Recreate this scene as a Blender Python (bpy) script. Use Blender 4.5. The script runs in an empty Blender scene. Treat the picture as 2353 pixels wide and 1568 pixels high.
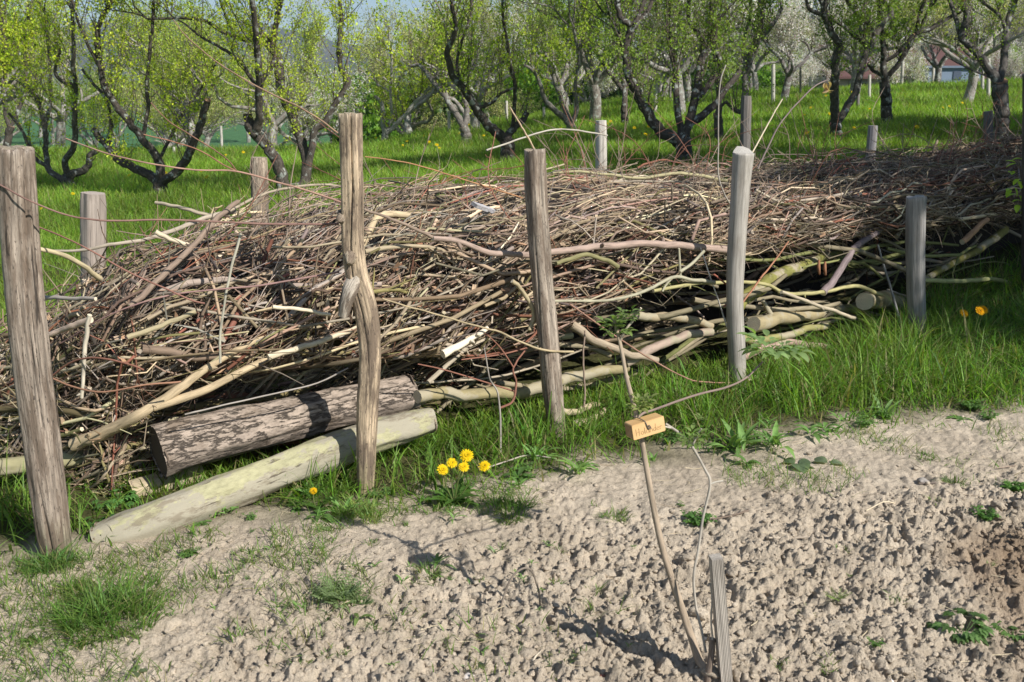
import bpy, math, random
import numpy as np
from mathutils import Vector

# ------------------------------------------------------------------ camera, light
rng = np.random.default_rng(7)
random.seed(7)
scene = bpy.context.scene
COL = scene.collection
CAMZ, PITCH = 1.6, math.radians(14.3)
FP, CX, CY = 2288.0, 1176.5, 784.0          # the lens, in units of a 2353 wide picture
cam = bpy.data.objects.new('camera', bpy.data.cameras.new('camera'))
COL.objects.link(cam); scene.camera = cam
cam.location = (0, 0, CAMZ); cam.rotation_euler = (math.pi/2 - PITCH, 0, 0)
cam.data.lens = FP/2353*36; cam.data.sensor_width = 36
cam.data.clip_start = 0.05; cam.data.clip_end = 6000
cam.data.dof.use_dof = True; cam.data.dof.focus_distance = 4.2; cam.data.dof.aperture_fstop = 9.0

SUN_EL, SUN_AZ = math.radians(38), math.radians(50)   # azimuth: right of straight behind the camera
sdir = Vector((math.sin(SUN_AZ)*math.cos(SUN_EL), -math.cos(SUN_AZ)*math.cos(SUN_EL), math.sin(SUN_EL)))
sun = bpy.data.objects.new('sun', bpy.data.lights.new('sun', 'SUN')); COL.objects.link(sun)
sun.data.energy = 5.0; sun.data.angle = math.radians(0.53); sun.data.color = (1.0, 0.965, 0.91)
sun.rotation_euler = (-sdir).to_track_quat('-Z', 'Y').to_euler()
world = bpy.data.worlds.new('World'); scene.world = world; world.use_nodes = True
nt = world.node_tree; nt.nodes.clear()
wo = nt.nodes.new('ShaderNodeOutputWorld'); bg = nt.nodes.new('ShaderNodeBackground')
sky = nt.nodes.new('ShaderNodeTexSky'); sky.sky_type = 'NISHITA'; sky.sun_disc = False
sky.sun_elevation = SUN_EL; sky.sun_rotation = math.pi - SUN_AZ
sky.air_density = 1.0; sky.dust_density = 0.1; sky.ozone_density = 3.0
bg.inputs['Strength'].default_value = 0.075
# thin broken clouds, laid out by sky direction
tc = nt.nodes.new('ShaderNodeTexCoord'); mp = nt.nodes.new('ShaderNodeMapping'); mp.inputs['Scale'].default_value = (3, 3, 9)
cn = nt.nodes.new('ShaderNodeTexNoise'); cn.inputs['Scale'].default_value = 1.6; cn.inputs['Detail'].default_value = 6
cr = nt.nodes.new('ShaderNodeValToRGB'); cr.color_ramp.elements[0].position = .52; cr.color_ramp.elements[1].position = .70
mx = nt.nodes.new('ShaderNodeMix'); mx.data_type = 'RGBA'; mx.inputs['B'].default_value = (6.6, 7.0, 7.6, 1)
nt.links.new(tc.outputs['Generated'], mp.inputs['Vector']); nt.links.new(mp.outputs['Vector'], cn.inputs['Vector'])
nt.links.new(cn.outputs['Fac'], cr.inputs['Fac']); nt.links.new(cr.outputs['Color'], mx.inputs['Factor'])
nt.links.new(sky.outputs['Color'], mx.inputs['A']); nt.links.new(mx.outputs['Result'], bg.inputs['Color'])
nt.links.new(bg.outputs['Background'], wo.inputs['Surface'])
scene.view_settings.view_transform = 'Standard'; scene.view_settings.look = 'None'
scene.view_settings.exposure = 0.52; scene.view_settings.gamma = 1.0
scene.render.resolution_x = 1024; scene.render.resolution_y = 682
scene.cycles.max_bounces = 6; scene.cycles.diffuse_bounces = 3; scene.cycles.transmission_bounces = 4
scene.cycles.transparent_max_bounces = 8; scene.cycles.use_denoising = True

# ------------------------------------------------------------------ noise and terrain
def _hash(ix, iy, iz, s=0):
    h = (ix.astype(np.int64)*374761393 + iy.astype(np.int64)*668265263 + iz.astype(np.int64)*2147483647*3 + s*1274126177) & 0xffffffff
    h = ((h ^ (h >> 13))*1274126177) & 0xffffffff
    h = ((h ^ (h >> 16))*2246822519) & 0xffffffff
    return ((h ^ (h >> 15)) & 0xffffff)/float(0xffffff)
def vnoise(x, y, z=None, s=0):
    x = np.asarray(x, float); y = np.asarray(y, float); z = np.zeros_like(x) if z is None else np.asarray(z, float)
    fx, fy, fz = np.floor(x), np.floor(y), np.floor(z)
    u, v, w = x-fx, y-fy, z-fz
    u, v, w = u*u*(3-2*u), v*v*(3-2*v), w*w*(3-2*w)
    r = 0
    for a in (0, 1):
        for b in (0, 1):
            for c in (0, 1):
                r = r + _hash(fx+a, fy+b, fz+c, s)*(u if a else 1-u)*(v if b else 1-v)*(w if c else 1-w)
    return r*2-1
def fbm(x, y, z=None, o=4, s=0):
    r, a = 0, 1.0
    for i in range(o):
        r = r + a*vnoise(x*2**i, y*2**i, None if z is None else z*2**i, s+i); a *= .5
    return r
def sstep(a, b, x):
    t = np.clip((x-a)/(b-a), 0, 1); return t*t*(3-2*t)
def splus(x): return np.log1p(np.exp(np.clip(x, -30, 30)))
def T(X, Y):
    X = np.asarray(X, float); Y = np.asarray(Y, float)
    A = 0.11*splus(X+5) - 0.07*splus(X-0.5)
    z = sstep(5.5, 14, Y)*A + 0.02*np.clip(Y-14, 0, 30)*sstep(-5, 6, X)
    crest = 27 + 12*sstep(-6, 8, X)
    z = z - 0.11*splus(Y-crest) * (1-sstep(0, 60, Y-crest)) - 5.5*sstep(0, 60, Y-crest)
    return z
def ray(px, py):
    cx, cy = (px-CX)/FP, (CY-py)/FP
    return np.array([cx, math.cos(PITCH)+cy*math.sin(PITCH), -math.sin(PITCH)+cy*math.cos(PITCH)])
def P(px, py, Y):
    d = ray(px, py); s = Y/d[1]
    return np.array([d[0]*s, Y, CAMZ+d[2]*s])
def G(px, py, far=45.):
    d = ray(px, py); Y = 1.5
    while Y < far:
        p = P(px, py, Y)
        if p[2] <= float(T(p[0], p[1])): return p
        Y *= 1.004
    p = P(px, py, far); p[2] = float(T(p[0], p[1])); return p
def rad(w, Y, py=784):                      # picture width w at forward distance Y -> radius
    d = ray(CX, py); dep = Y/d[1]
    return 0.5*w*dep/FP

# ------------------------------------------------------------------ mesh helpers
class Acc:
    def __init__(s): s.v=[]; s.q=[]; s.t=[]; s.c=[]; s.u=[]; s.n=0
    def add(s, v, q=None, t=None, c=(.5,.5,.5), u=None):
        v = np.asarray(v, float); m = len(v)
        if q is not None and len(q): s.q.append(np.asarray(q, np.int64)+s.n)
        if t is not None and len(t): s.t.append(np.asarray(t, np.int64)+s.n)
        c = np.asarray(c, float); c = np.broadcast_to(c, (m, 3)) if c.ndim == 1 else c
        s.v.append(v); s.c.append(c); s.u.append(v if u is None else u); s.n += m
    def build(s, name, mat, parent=None, smooth=True, origin=None):
        me = bpy.data.meshes.new(name)
        V = np.concatenate(s.v)
        if origin is not None: V = V - np.asarray(origin)
        q = np.concatenate(s.q) if s.q else np.zeros((0,4), np.int64)
        t = np.concatenate(s.t) if s.t else np.zeros((0,3), np.int64)
        me.vertices.add(len(V)); me.vertices.foreach_set('co', V.astype(np.float32).ravel())
        lv = np.concatenate([q.ravel(), t.ravel()]).astype(np.int32)
        me.loops.add(len(lv)); me.loops.foreach_set('vertex_index', lv)
        st = np.concatenate([np.arange(len(q))*4, len(q)*4+np.arange(len(t))*3]).astype(np.int32)
        me.polygons.add(len(st)); me.polygons.foreach_set('loop_start', st)
        try: me.polygons.foreach_set('loop_total', np.concatenate([np.full(len(q),4), np.full(len(t),3)]).astype(np.int32))
        except Exception: pass
        me.polygons.foreach_set('use_smooth', np.full(len(st), smooth))
        a = me.attributes.new('tint', 'FLOAT_COLOR', 'POINT')
        C4 = np.ones((len(V),4), np.float32); C4[:,:3] = np.concatenate(s.c); a.data.foreach_set('color', C4.ravel())
        a = me.attributes.new('tube', 'FLOAT_VECTOR', 'POINT'); a.data.foreach_set('vector', np.concatenate(s.u).astype(np.float32).ravel())
        me.update(calc_edges=True); me.validate()
        me.materials.append(mat)
        o = bpy.data.objects.new(name, me); COL.objects.link(o)
        if parent is not None: o.parent = parent
        elif origin is not None: o.location = origin
        return o
def tag(o, label=None, cat=None, group=None, kind=None):
    if label: o['label'] = label
    if cat: o['category'] = cat
    if group: o['group'] = group
    if kind: o['kind'] = kind
    return o
def empty(name, loc, label=None, cat=None, group=None):
    o = bpy.data.objects.new(name, None); COL.objects.link(o); o.location = loc
    o.empty_display_size = .1
    return tag(o, label, cat, group)
def smooth_path(pts, n):
    """Catmull-Rom through pts (any columns)"""
    p = np.asarray(pts, float)
    if len(p) == 2: return p[0] + (p[1]-p[0])*np.linspace(0,1,n)[:,None]
    e = np.vstack([2*p[0]-p[1], p, 2*p[-1]-p[-2]])
    L = np.r_[0, np.cumsum(np.linalg.norm(np.diff(p[:,:3], axis=0), axis=1))]; L /= L[-1]
    out = []
    for t in np.linspace(0, 1, n):
        i = min(np.searchsorted(L, t, 'right')-1, len(p)-2); i = max(i, 0)
        u = (t-L[i])/max(L[i+1]-L[i], 1e-9)
        a, b, c, d = e[i], e[i+1], e[i+2], e[i+3]
        out.append(.5*((2*b)+(c-a)*u+(2*a-5*b+4*c-d)*u*u+(3*b-a-3*c+d)*u**3))
    return np.array(out)
def tube(acc, pts, r, k=6, tint=(.3,.25,.2), cap=None, rough=0, rs=0, capend=True, capstart=True, flat=1.0, ridge=0, cracks=0, slant=0, chip=0):
    pts = np.asarray(pts, float); n = len(pts)
    r = np.broadcast_to(np.asarray(r, float), (n,)).copy()
    tg = np.gradient(pts, axis=0); tg /= np.linalg.norm(tg, axis=1)[:,None]+1e-12
    av = pts[-1]-pts[0]; ax = np.zeros(3); ax[int(np.argmin(np.abs(av)))] = 1
    U = np.cross(tg, ax); U /= np.linalg.norm(U, axis=1)[:,None]+1e-12
    W = np.cross(tg, U)
    th = np.linspace(0, 2*math.pi, k, endpoint=False)
    cs, sn = np.cos(th), np.sin(th)
    R = r[:,None]*np.ones(k)
    L = np.r_[0, np.cumsum(np.linalg.norm(np.diff(pts, axis=0), axis=1))]
    if ridge:
        R = R*(1+ridge*vnoise(cs*2.2+rs*7.1+0*R, sn*2.2+0*R, L[:,None]*.8+0*R, rs))
    if rough:
        rm = r.mean()
        R = R + rough*r[:,None]*fbm(cs*r[:,None]/rm*1.7+rs*3.3, sn*r[:,None]/rm*1.7, L[:,None]/rm*.30+0*R, 4, rs)
    for ci in range(cracks):
        t0 = (rs*1.9+ci*2.3+vnoise(L*2.2, L*0, None, rs+ci)*.30) % 6.283; dl = np.abs((th[None,:]-t0[:,None]+math.pi) % (2*math.pi)-math.pi)
        am = sstep(-.1, .5, vnoise(L*1.4, L*0+5, None, rs+31+ci)+.25)
        R = R - r[:,None]*.30*am[:,None]*np.exp(-(dl/.062)**2)
    V = pts[:,None,:] + R[...,None]*(cs[None,:,None]*U[:,None,:]*flat + sn[None,:,None]*W[:,None,:])
    u = np.stack([cs*r[:,None]+rs*.37, sn*r[:,None]+rs*.71, L[:,None]+0*R+rs*1.3], -1).reshape(-1,3)
    i = np.arange(n-1)[:,None]*k; j = np.arange(k)[None,:]; j2 = (j+1) % k
    q = np.stack([i+j, i+j2, i+k+j2, i+k+j], -1).reshape(-1,4)
    if chip: V[-1,:,2] += chip*np.clip(fbm(cs*2.5+rs, sn*2.5, None, 3, rs), -1, .3); V[-1,:,:2] += (vnoise(cs*5+rs, sn*5)*.0025)[:,None]
    if np.asarray(tint).ndim == 2: capdef = tint[-1]; tint = np.repeat(np.asarray(tint), k, axis=0)
    else: capdef = tint
    if slant: V[-1,:,2] += slant*(V[-1,:,1]-pts[-1,1])
    acc.add(V.reshape(-1,3), q=q, c=tint, u=u)
    if cap is None: cap = capdef
    capc = cap if np.asarray(cap).ndim == 1 else cap
    for e, on in ((0, capstart), (n-1, capend)):
        if not on: continue
        ring = V[e]; c0 = ring.mean(0)
        lc = (u[e*k:(e+1)*k])
        vv = np.vstack([ring, (ring+c0)/2, c0[None]])
        uu = np.vstack([lc, lc*.5, lc[:1]*0])
        m = np.arange(k); m2 = (m+1) % k
        if e == 0: qq = np.stack([m2, m, k+m, k+m2], -1); tt = np.stack([k+m2, k+m, m*0+2*k], -1)
        else: qq = np.stack([m, m2, k+m2, k+m], -1); tt = np.stack([k+m, k+m2, m*0+2*k], -1)
        acc.add(vv, q=qq, t=tt, c=capc, u=uu)
    return V

# ------------------------------------------------------------------ materials
def new_mat(name):
    m = bpy.data.materials.new(name); m.use_nodes = True
    n = m.node_tree; n.nodes.clear()
    return m, n, n.nodes.new, n.links.new
def mixrgb(N, L, a, b, f, mode='MIX'):
    m = N('ShaderNodeMix'); m.data_type = 'RGBA'; m.blend_type = mode
    for k, v in (('A', a), ('B', b), ('Factor', f)):
        if hasattr(v, 'is_output'): L(v, m.inputs[k])
        elif k == 'Factor': m.inputs[k].default_value = v
        else: m.inputs[k].default_value = (*v, 1)
    return m.outputs['Result']
def noise(N, L, vec, scale, detail=4, rough=.6, vscale=None):
    if vscale:
        mm = N('ShaderNodeMapping'); mm.inputs['Scale'].default_value = vscale; L(vec, mm.inputs['Vector']); vec = mm.outputs['Vector']
    t = N('ShaderNodeTexNoise'); t.inputs['Scale'].default_value = scale; t.inputs['Detail'].default_value = detail
    t.inputs['Roughness'].default_value = rough; L(vec, t.inputs['Vector']); return t.outputs['Fac']
def ramp(N, L, fac, stops):
    r = N('ShaderNodeValToRGB'); e = r.color_ramp.elements
    while len(e) < len(stops): e.new(.5)
    for i, (p, c) in enumerate(stops):
        e[i].position = p; e[i].color = (*c, 1) if not isinstance(c, (int, float)) else (c, c, c, 1)
    L(fac, r.inputs['Fac']); return r.outputs['Color']
def bump(N, L, h, dist, strength=1.0, nrm=None):
    b = N('ShaderNodeBump'); b.inputs['Distance'].default_value = dist; b.inputs['Strength'].default_value = strength
    L(h, b.inputs['Height'])
    if nrm is not None: L(nrm, b.inputs['Normal'])
    return b.outputs['Normal']
def attr(N, name, out='Color'):
    a = N('ShaderNodeAttribute'); a.attribute_name = name; return a.outputs[out]
def finish(m, n, N, L, col, nrm=None, rough=.85, spec=.25, trans=None, tw=0.35):
    p = N('ShaderNodeBsdfPrincipled'); o = N('ShaderNodeOutputMaterial')
    L(col, p.inputs['Base Color']); p.inputs['Roughness'].default_value = rough
    p.inputs['Specular IOR Level'].default_value = spec
    if nrm is not None: L(nrm, p.inputs['Normal'])
    s = p.outputs['BSDF']
    if trans:
        t = N('ShaderNodeBsdfTranslucent')
        L(mixrgb(N, L, col, trans, 1.0, 'MULTIPLY'), t.inputs['Color'])
        x = N('ShaderNodeMixShader'); x.inputs['Fac'].default_value = tw
        L(s, x.inputs[1]); L(t.outputs['BSDF'], x.inputs[2]); s = x.outputs['Shader']
    L(s, o.inputs['Surface']); return m

def mat_bark(name, sc=60, stretch=.12, contrast=.55, b=.002, lichen=None, rough=.85):
    m, n, N, L = new_mat(name)
    tb = attr(N, 'tube', 'Vector'); tint = attr(N, 'tint')
    a = noise(N, L, tb, sc, 5, .65, (1, 1, stretch))
    c = ramp(N, L, a, [(.25, 1-contrast), (.5, 1.0), (.75, 1+contrast*.6)])
    col = mixrgb(N, L, tint, c, 1.0, 'MULTIPLY')
    if lichen:
        l = noise(N, L, tb, lichen[1], 3, .6)
        col = mixrgb(N, L, col, lichen[0], ramp(N, L, l, [(lichen[2], 0.), (lichen[2]+.08, 1.)]))
    return finish(m, n, N, L, col, bump(N, L, a, b), rough, .2)
M_stick = mat_bark('stick_bark', 90, .15, .5, .0015)
M_tree = mat_bark('fruit_tree_bark', 38, .5, .75, .02, ((.30,.31,.28), 11.0, .57))
M_treedark = mat_bark('far_tree_bark', 30, .5, .7, .02, ((.36,.37,.33), 9.0, .53))
M_smoothlog = mat_bark('smooth_bark', 26, .5, .35, .003, ((.33,.285,.195), 8.0, .50), .75)
def mat_post():
    m, n, N, L = new_mat('weathered_post_wood')
    tb = attr(N, 'tube', 'Vector'); tint = attr(N, 'tint')
    a = noise(N, L, tb, 120, 6, .75, (1, 1, .035)); bb = noise(N, L, tb, 22, 5, .7, (1, 1, .16)); cc = noise(N, L, tb, 150, 5, .65, (1, 1, .30)); dd = noise(N, L, tb, 60, 4, .7, (1, 1, .04))
    col = mixrgb(N, L, tint, ramp(N, L, a, [(.36, .45), (.49, 1.0), (.62, 1.5)]), 1.0, 'MULTIPLY')
    col = mixrgb(N, L, col, (.15,.11,.08), ramp(N, L, bb, [(.45, 0.), (.57, .85)]))
    col = mixrgb(N, L, col, (.05,.04,.034), ramp(N, L, cc, [(.58, 0.), (.66, .85)]))
    col = mixrgb(N, L, col, (.04,.032,.027), ramp(N, L, dd, [(.63, 0.), (.67, .9)]))
    h = mixrgb(N, L, a, ramp(N, L, dd, [(.60, 1.), (.68, 0.)]), .5)
    return finish(m, n, N, L, col, bump(N, L, h, .008), .85, .2)
M_post = mat_post()
def mat_greypost():
    m, n, N, L = new_mat('grey_post_wood')
    tb = attr(N, 'tube', 'Vector'); tint = attr(N, 'tint')
    a = noise(N, L, tb, 110, 6, .72, (1, 1, .03)); bb = noise(N, L, tb, 16, 4, .65, (1, 1, .25)); dd = noise(N, L, tb, 50, 3, .6, (1, 1, .03))
    col = mixrgb(N, L, tint, ramp(N, L, a, [(.36, .62), (.5, 1.), (.64, 1.25)]), 1.0, 'MULTIPLY')
    col = mixrgb(N, L, col, (.19,.16,.13), ramp(N, L, bb, [(.48, 0.), (.68, .6)]))
    col = mixrgb(N, L, col, (.05,.045,.04), ramp(N, L, dd, [(.66, 0.), (.70, .9)]))
    return finish(m, n, N, L, col, bump(N, L, a, .002), .8, .2)
M_greypost = mat_greypost()
def mat_oldlog():
    m, n, N, L = new_mat('old_log_bark')
    tb = attr(N, 'tube', 'Vector'); tint = attr(N, 'tint')
    a = noise(N, L, tb, 42, 8, .75, (1, 1, .45)); c1 = noise(N, L, tb, 26, 6, .7, (1, 1, .22)); c2 = noise(N, L, tb, 12, 4, .6, (1, 1, .6))
    col = mixrgb(N, L, tint, ramp(N, L, a, [(.34, .55), (.5, 1.), (.66, 1.35)]), 1.0, 'MULTIPLY')
    crack = ramp(N, L, c1, [(.46, 0.), (.485, .8), (.51, 0.)])
    col = mixrgb(N, L, col, (.05,.042,.035), crack)
    col = mixrgb(N, L, col, (.16,.12,.085), ramp(N, L, c2, [(.52, 0.), (.64, .7)]))
    h = mixrgb(N, L, a, ramp(N, L, c1, [(.45, 1.), (.485, 0.), (.52, 1.)]), .5)
    return finish(m, n, N, L, col, bump(N, L, h, .016), .92, .15)
def mat_palelog():
    m, n, N, L = new_mat('worn_smooth_bark')
    tb = attr(N, 'tube', 'Vector'); tint = attr(N, 'tint')
    a = noise(N, L, tb, 60, 7, .75, (1, 1, .4)); p = noise(N, L, tb, 9, 5, .7, (1, 1, .6)); d = noise(N, L, tb, 15, 6, .75, (1, 1, .35)); k = noise(N, L, tb, 45, 5, .7, (1, 1, .12))
    col = mixrgb(N, L, tint, ramp(N, L, a, [(.35, .75), (.5, 1.), (.66, 1.15)]), 1.0, 'MULTIPLY')
    col = mixrgb(N, L, col, (.33,.295,.225), ramp(N, L, p, [(.45, 0.), (.48, .9)]))
    col = mixrgb(N, L, col, (.20,.165,.115), ramp(N, L, d, [(.53, 0.), (.60, .75)]))
    col = mixrgb(N, L, col, (.07,.055,.04), ramp(N, L, k, [(.63, 0.), (.68, .8)]))
    return finish(m, n, N, L, col, bump(N, L, mixrgb(N, L, a, k, .4), .006), .85, .15)
M_palelog = mat_palelog()
M_oldlog = mat_oldlog()
def mat_soil():
    m, n, N, L = new_mat('dry_tilled_soil')
    g = N('ShaderNodeNewGeometry').outputs['Position']; tint = attr(N, 'tint')
    a = noise(N, L, g, 9, 8, .62); b = noise(N, L, g, 140, 5, .7); c = noise(N, L, g, 1.6, 4, .55)
    col = mixrgb(N, L, tint, ramp(N, L, a, [(.32, .80), (.55, 1.03), (.7, 1.12)]), 1.0, 'MULTIPLY')
    col = mixrgb(N, L, col, ramp(N, L, b, [(.3, .72), (.5, 1.), (.72, 1.12)]), 1.0, 'MULTIPLY')
    col = mixrgb(N, L, col, ramp(N, L, c, [(.35, (.9,.88,.84)), (.6, (1.04,1.03,1.0))]), 1.0, 'MULTIPLY')
    return finish(m, n, N, L, col, bump(N, L, b, .006, 1., bump(N, L, noise(N, L, g, 45, 6, .75), .014, 1.)), .97, .08)
M_soil = mat_soil()
def mat_leaf(name, tw=.4, rough=.5, spec=.35, tr=(1.25,1.35,.5)):
    m, n, N, L = new_mat(name)
    g = N('ShaderNodeNewGeometry').outputs['Position']
    col = mixrgb(N, L, attr(N, 'tint'), ramp(N, L, noise(N, L, g, 30, 3), [(.3, .8), (.7, 1.15)]), 1.0, 'MULTIPLY')
    return finish(m, n, N, L, col, None, rough, spec, tr, tw)
M_grass = mat_leaf('grass_blades', .48, .5, .3)
M_leaf = mat_leaf('young_leaves', .45, .5, .3)
M_petal = mat_leaf('petals', .3, .7, .1, (1.1,1.0,.6))
def mat_plain(name, sc=30, c=.25, rough=.8, spec=.2):
    m, n, N, L = new_mat(name)
    g = N('ShaderNodeNewGeometry').outputs['Position']
    a = noise(N, L, g, sc, 5)
    col = mixrgb(N, L, attr(N, 'tint'), ramp(N, L, a, [(.3, 1-c), (.7, 1+c*.6)]), 1.0, 'MULTIPLY')
    return finish(m, n, N, L, col, bump(N, L, a, .003), rough, spec)
M_plain = mat_plain('rough_surface')
def mat_meadow():
    m, n, N, L = new_mat('meadow_turf')
    g = N('ShaderNodeNewGeometry').outputs['Position']
    a = noise(N, L, g, 1.2, 6); b = noise(N, L, g, 22, 4)
    col = mixrgb(N, L, attr(N, 'tint'), ramp(N, L, a, [(.3, .7), (.7, 1.25)]), 1.0, 'MULTIPLY')
    col = mixrgb(N, L, col, ramp(N, L, b, [(.3, .6), (.7, 1.3)]), 1.0, 'MULTIPLY')
    return finish(m, n, N, L, col, bump(N, L, b, .05), .95, .1)
M_meadow = mat_meadow()
def mat_forest():
    m, n, N, L = new_mat('wooded_hillside')
    g = N('ShaderNodeNewGeometry').outputs['Position']
    a = noise(N, L, g, .02, 7, .7); b = noise(N, L, g, .13, 6, .75)
    col = ramp(N, L, a, [(.36, (.035,.055,.022)), (.48, (.085,.085,.04)), (.56, (.10,.085,.055)), (.66, (.06,.09,.03))])
    col = mixrgb(N, L, col, ramp(N, L, b, [(.3, .45), (.55, 1.), (.75, 1.7)]), 1.0, 'MULTIPLY')
    return finish(m, n, N, L, col, bump(N, L, b, 4.0), .95, .05)
M_forest = mat_forest()
def mat_signwood():
    m, n, N, L = new_mat('fresh_pine')
    tc = N('ShaderNodeTexCoord').outputs['Object']
    a = noise(N, L, tc, 60, 4, .6, (.12, 1, 1)); b = noise(N, L, tc, 25, 3, .6, (.06, 1, 1))
    col = mixrgb(N, L, attr(N, 'tint'), ramp(N, L, b, [(.35, (.86,.78,.66)), (.6, (1.03,1.02,1.))]), 1.0, 'MULTIPLY')
    col = mixrgb(N, L, col, ramp(N, L, a, [(.35, .93), (.65, 1.05)]), 1.0, 'MULTIPLY')
    return finish(m, n, N, L, col, bump(N, L, a, .0006), .6, .3)
M_sign = mat_signwood()

# ------------------------------------------------------------------ the ground
BED = np.array([G(x, y)[:2] for x, y in ((-260,1330),(0,1300),(170,1283),(330,1255),(500,1222),(700,1200),(870,1180),(1000,1172),(1120,1135),(1300,1085),(1450,1070),(1700,1058),(1850,1010),(2000,992),(2200,965),(2353,945),(2700,905))])
def bed_edge(X): return np.interp(X, BED[:,0], BED[:,1])
def clods(X, Y, cell, amp, s):
    wx = X + .5*cell*fbm(X/cell*1.1, Y/cell*1.1, None, 3, s+11); wy = Y + .5*cell*fbm(X/cell*1.1, Y/cell*1.1, None, 3, s+14)
    gx, gy = np.floor(wx/cell), np.floor(wy/cell); best = np.zeros_like(X)
    for a in (-1, 0, 1):
        for b in (-1, 0, 1):
            cx, cy = gx+a, gy+b; z = cx*0
            px = (cx+.15+.7*_hash(cx, cy, z, s))*cell; py = (cy+.15+.7*_hash(cx, cy, z, s+1))*cell
            r = cell*(.28+.42*_hash(cx, cy, z, s+2)); h = _hash(cx, cy, z, s+3)
            ang = _hash(cx, cy, z, s+4)*3.14; e = .6+.4*_hash(cx, cy, z, s+5)
            dx, dy = wx-px, wy-py; dx, dy = dx*np.cos(ang)+dy*np.sin(ang), (-dx*np.sin(ang)+dy*np.cos(ang))/e
            d = (dx*dx+dy*dy)/(r*r)
            best = np.maximum(best, np.clip(1-d, 0, 1)**.38*h*(1+.55*(dx*np.cos(ang*3)+dy*np.sin(ang*3))/r))
    return best*amp
def clod_amount(X, Y):
    # coarse clods where the bed was dug (middle and right), finer crumbs on the left and along the grass edge
    e = bed_edge(X)-Y
    inb = sstep(-.1, .25, e)
    return inb*(.22 + .24*vnoise(X*1.5, Y*1.5, None, 92) + (.62+.35*vnoise(X*2.2, Y*2.2, None, 94))*sstep(-1.0, -.1, X+.55*(2.9-Y))*sstep(.25, .9, e+.2*vnoise(X*2, Y*2, None, 90)))
def soil_z(X, Y):
    k = clod_amount(X, Y)
    z = T(X, Y) + .018*fbm(X*1.3, Y*1.3, None, 4, 3)
    lump = .5+.5*vnoise(X*3.1, Y*3.1, None, 8)
    sel = sstep(-.25, .35, vnoise(X*5, Y*5, None, 96)); sel2 = sstep(-.4, .3, vnoise(X*9+4, Y*9, None, 97))
    z = z + k*(clods(X, Y, .13, .046, 20)*lump*sel*sel2 + clods(X, Y, .055, .026, 40)*sel2 + clods(X, Y, .022, .013, 60))
    bl = sum(np.abs(vnoise(X*f+.3*vnoise(X*f*.7, Y*f*.7, None, 7), Y*f, None, 200+i))*a for i, (f, a) in enumerate(((13,.030),(27,.018),(55,.010))))
    z = z + (.25+.75*k)*bl - .02*k
    z = z + (.25+.75*k)*.016*fbm(X*42, Y*42, None, 3, 5) - .012*k
    return z
NR, NC = 780, 1000
yr = np.exp(np.linspace(math.log(1.55), math.log(9.0), NR)); xc = np.linspace(-.82, .82, NC)
GY, GXr = np.meshgrid(yr, xc, indexing='ij'); GX = GXr*GY
GZ = soil_z(GX, GY)
i = np.arange(NR-1)[:,None]*NC; j = np.arange(NC-1)[None,:]
q = np.stack([i+j, i+j+1, i+NC+j+1, i+NC+j], -1).reshape(-1,4)
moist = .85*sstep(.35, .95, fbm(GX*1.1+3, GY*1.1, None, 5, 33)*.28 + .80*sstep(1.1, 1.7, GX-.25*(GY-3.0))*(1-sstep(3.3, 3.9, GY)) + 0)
bedcol = np.array([.55,.465,.365])[None,None,:]*(1-moist[...,None]) + np.array([.30,.215,.145])[None,None,:]*moist[...,None]  # dry soil colour, mixed towards moist brown
gm = sstep(-.05, .35, GY-bed_edge(GX)+.15*vnoise(GX*6, GY*6, None, 71))[...,None]
sc = bedcol*(1-gm) + np.array([.085,.085,.035])*gm
A = Acc(); A.add(np.stack([GX, GY, GZ], -1).reshape(-1,3), q=q, c=sc.reshape(-1,3))
tag(A.build('garden_soil', M_soil), kind='structure')

A = Acc()
ys = np.r_[np.linspace(-12, 0, 13), np.linspace(.5, 14, 60), np.linspace(14.5, 60, 90), np.geomspace(62, 3000, 60)]
xs = np.sinh(np.linspace(-6, 6, 221))/np.sinh(6)*2500
xs = np.unique(np.r_[xs, np.linspace(-30, 34, 160)])
X, Y = np.meshgrid(xs, ys); Z = T(X, Y)
ins = (np.abs(X) < .80*Y)*(Y > 1.7)*(Y < 8.8)
Z = Z - .10*ins - .03
i = np.arange(len(ys)-1)[:,None]*len(xs); j = np.arange(len(xs)-1)[None,:]
q = np.stack([i+j, i+j+1, i+len(xs)+j+1, i+len(xs)+j], -1).reshape(-1,4)
gc = np.array([.075,.135,.025]); fc = np.array([.07,.16,.06])
f = sstep(40, 90, Y)[...,None]
A.add(np.stack([X, Y, Z], -1).reshape(-1,3), q=q, c=(gc*(1-f)+fc*f).reshape(-1,3))
tag(A.build('meadow_ground', M_meadow), kind='structure')

def hill(name, x0, x1, y0, y1, hf, nx=160, ny=60):
    a = Acc(); xx, yy = np.meshgrid(np.linspace(x0, x1, nx), np.linspace(y0, y1, ny)); zz = hf(xx, yy)
    ii = np.arange(ny-1)[:,None]*nx; jj = np.arange(nx-1)[None,:]
    a.add(np.stack([xx, yy, zz], -1).reshape(-1,3), q=np.stack([ii+jj, ii+jj+1, ii+nx+jj+1, ii+nx+jj], -1).reshape(-1,4), c=(.06,.07,.03))
    return tag(a.build(name, M_forest), kind='structure')
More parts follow.
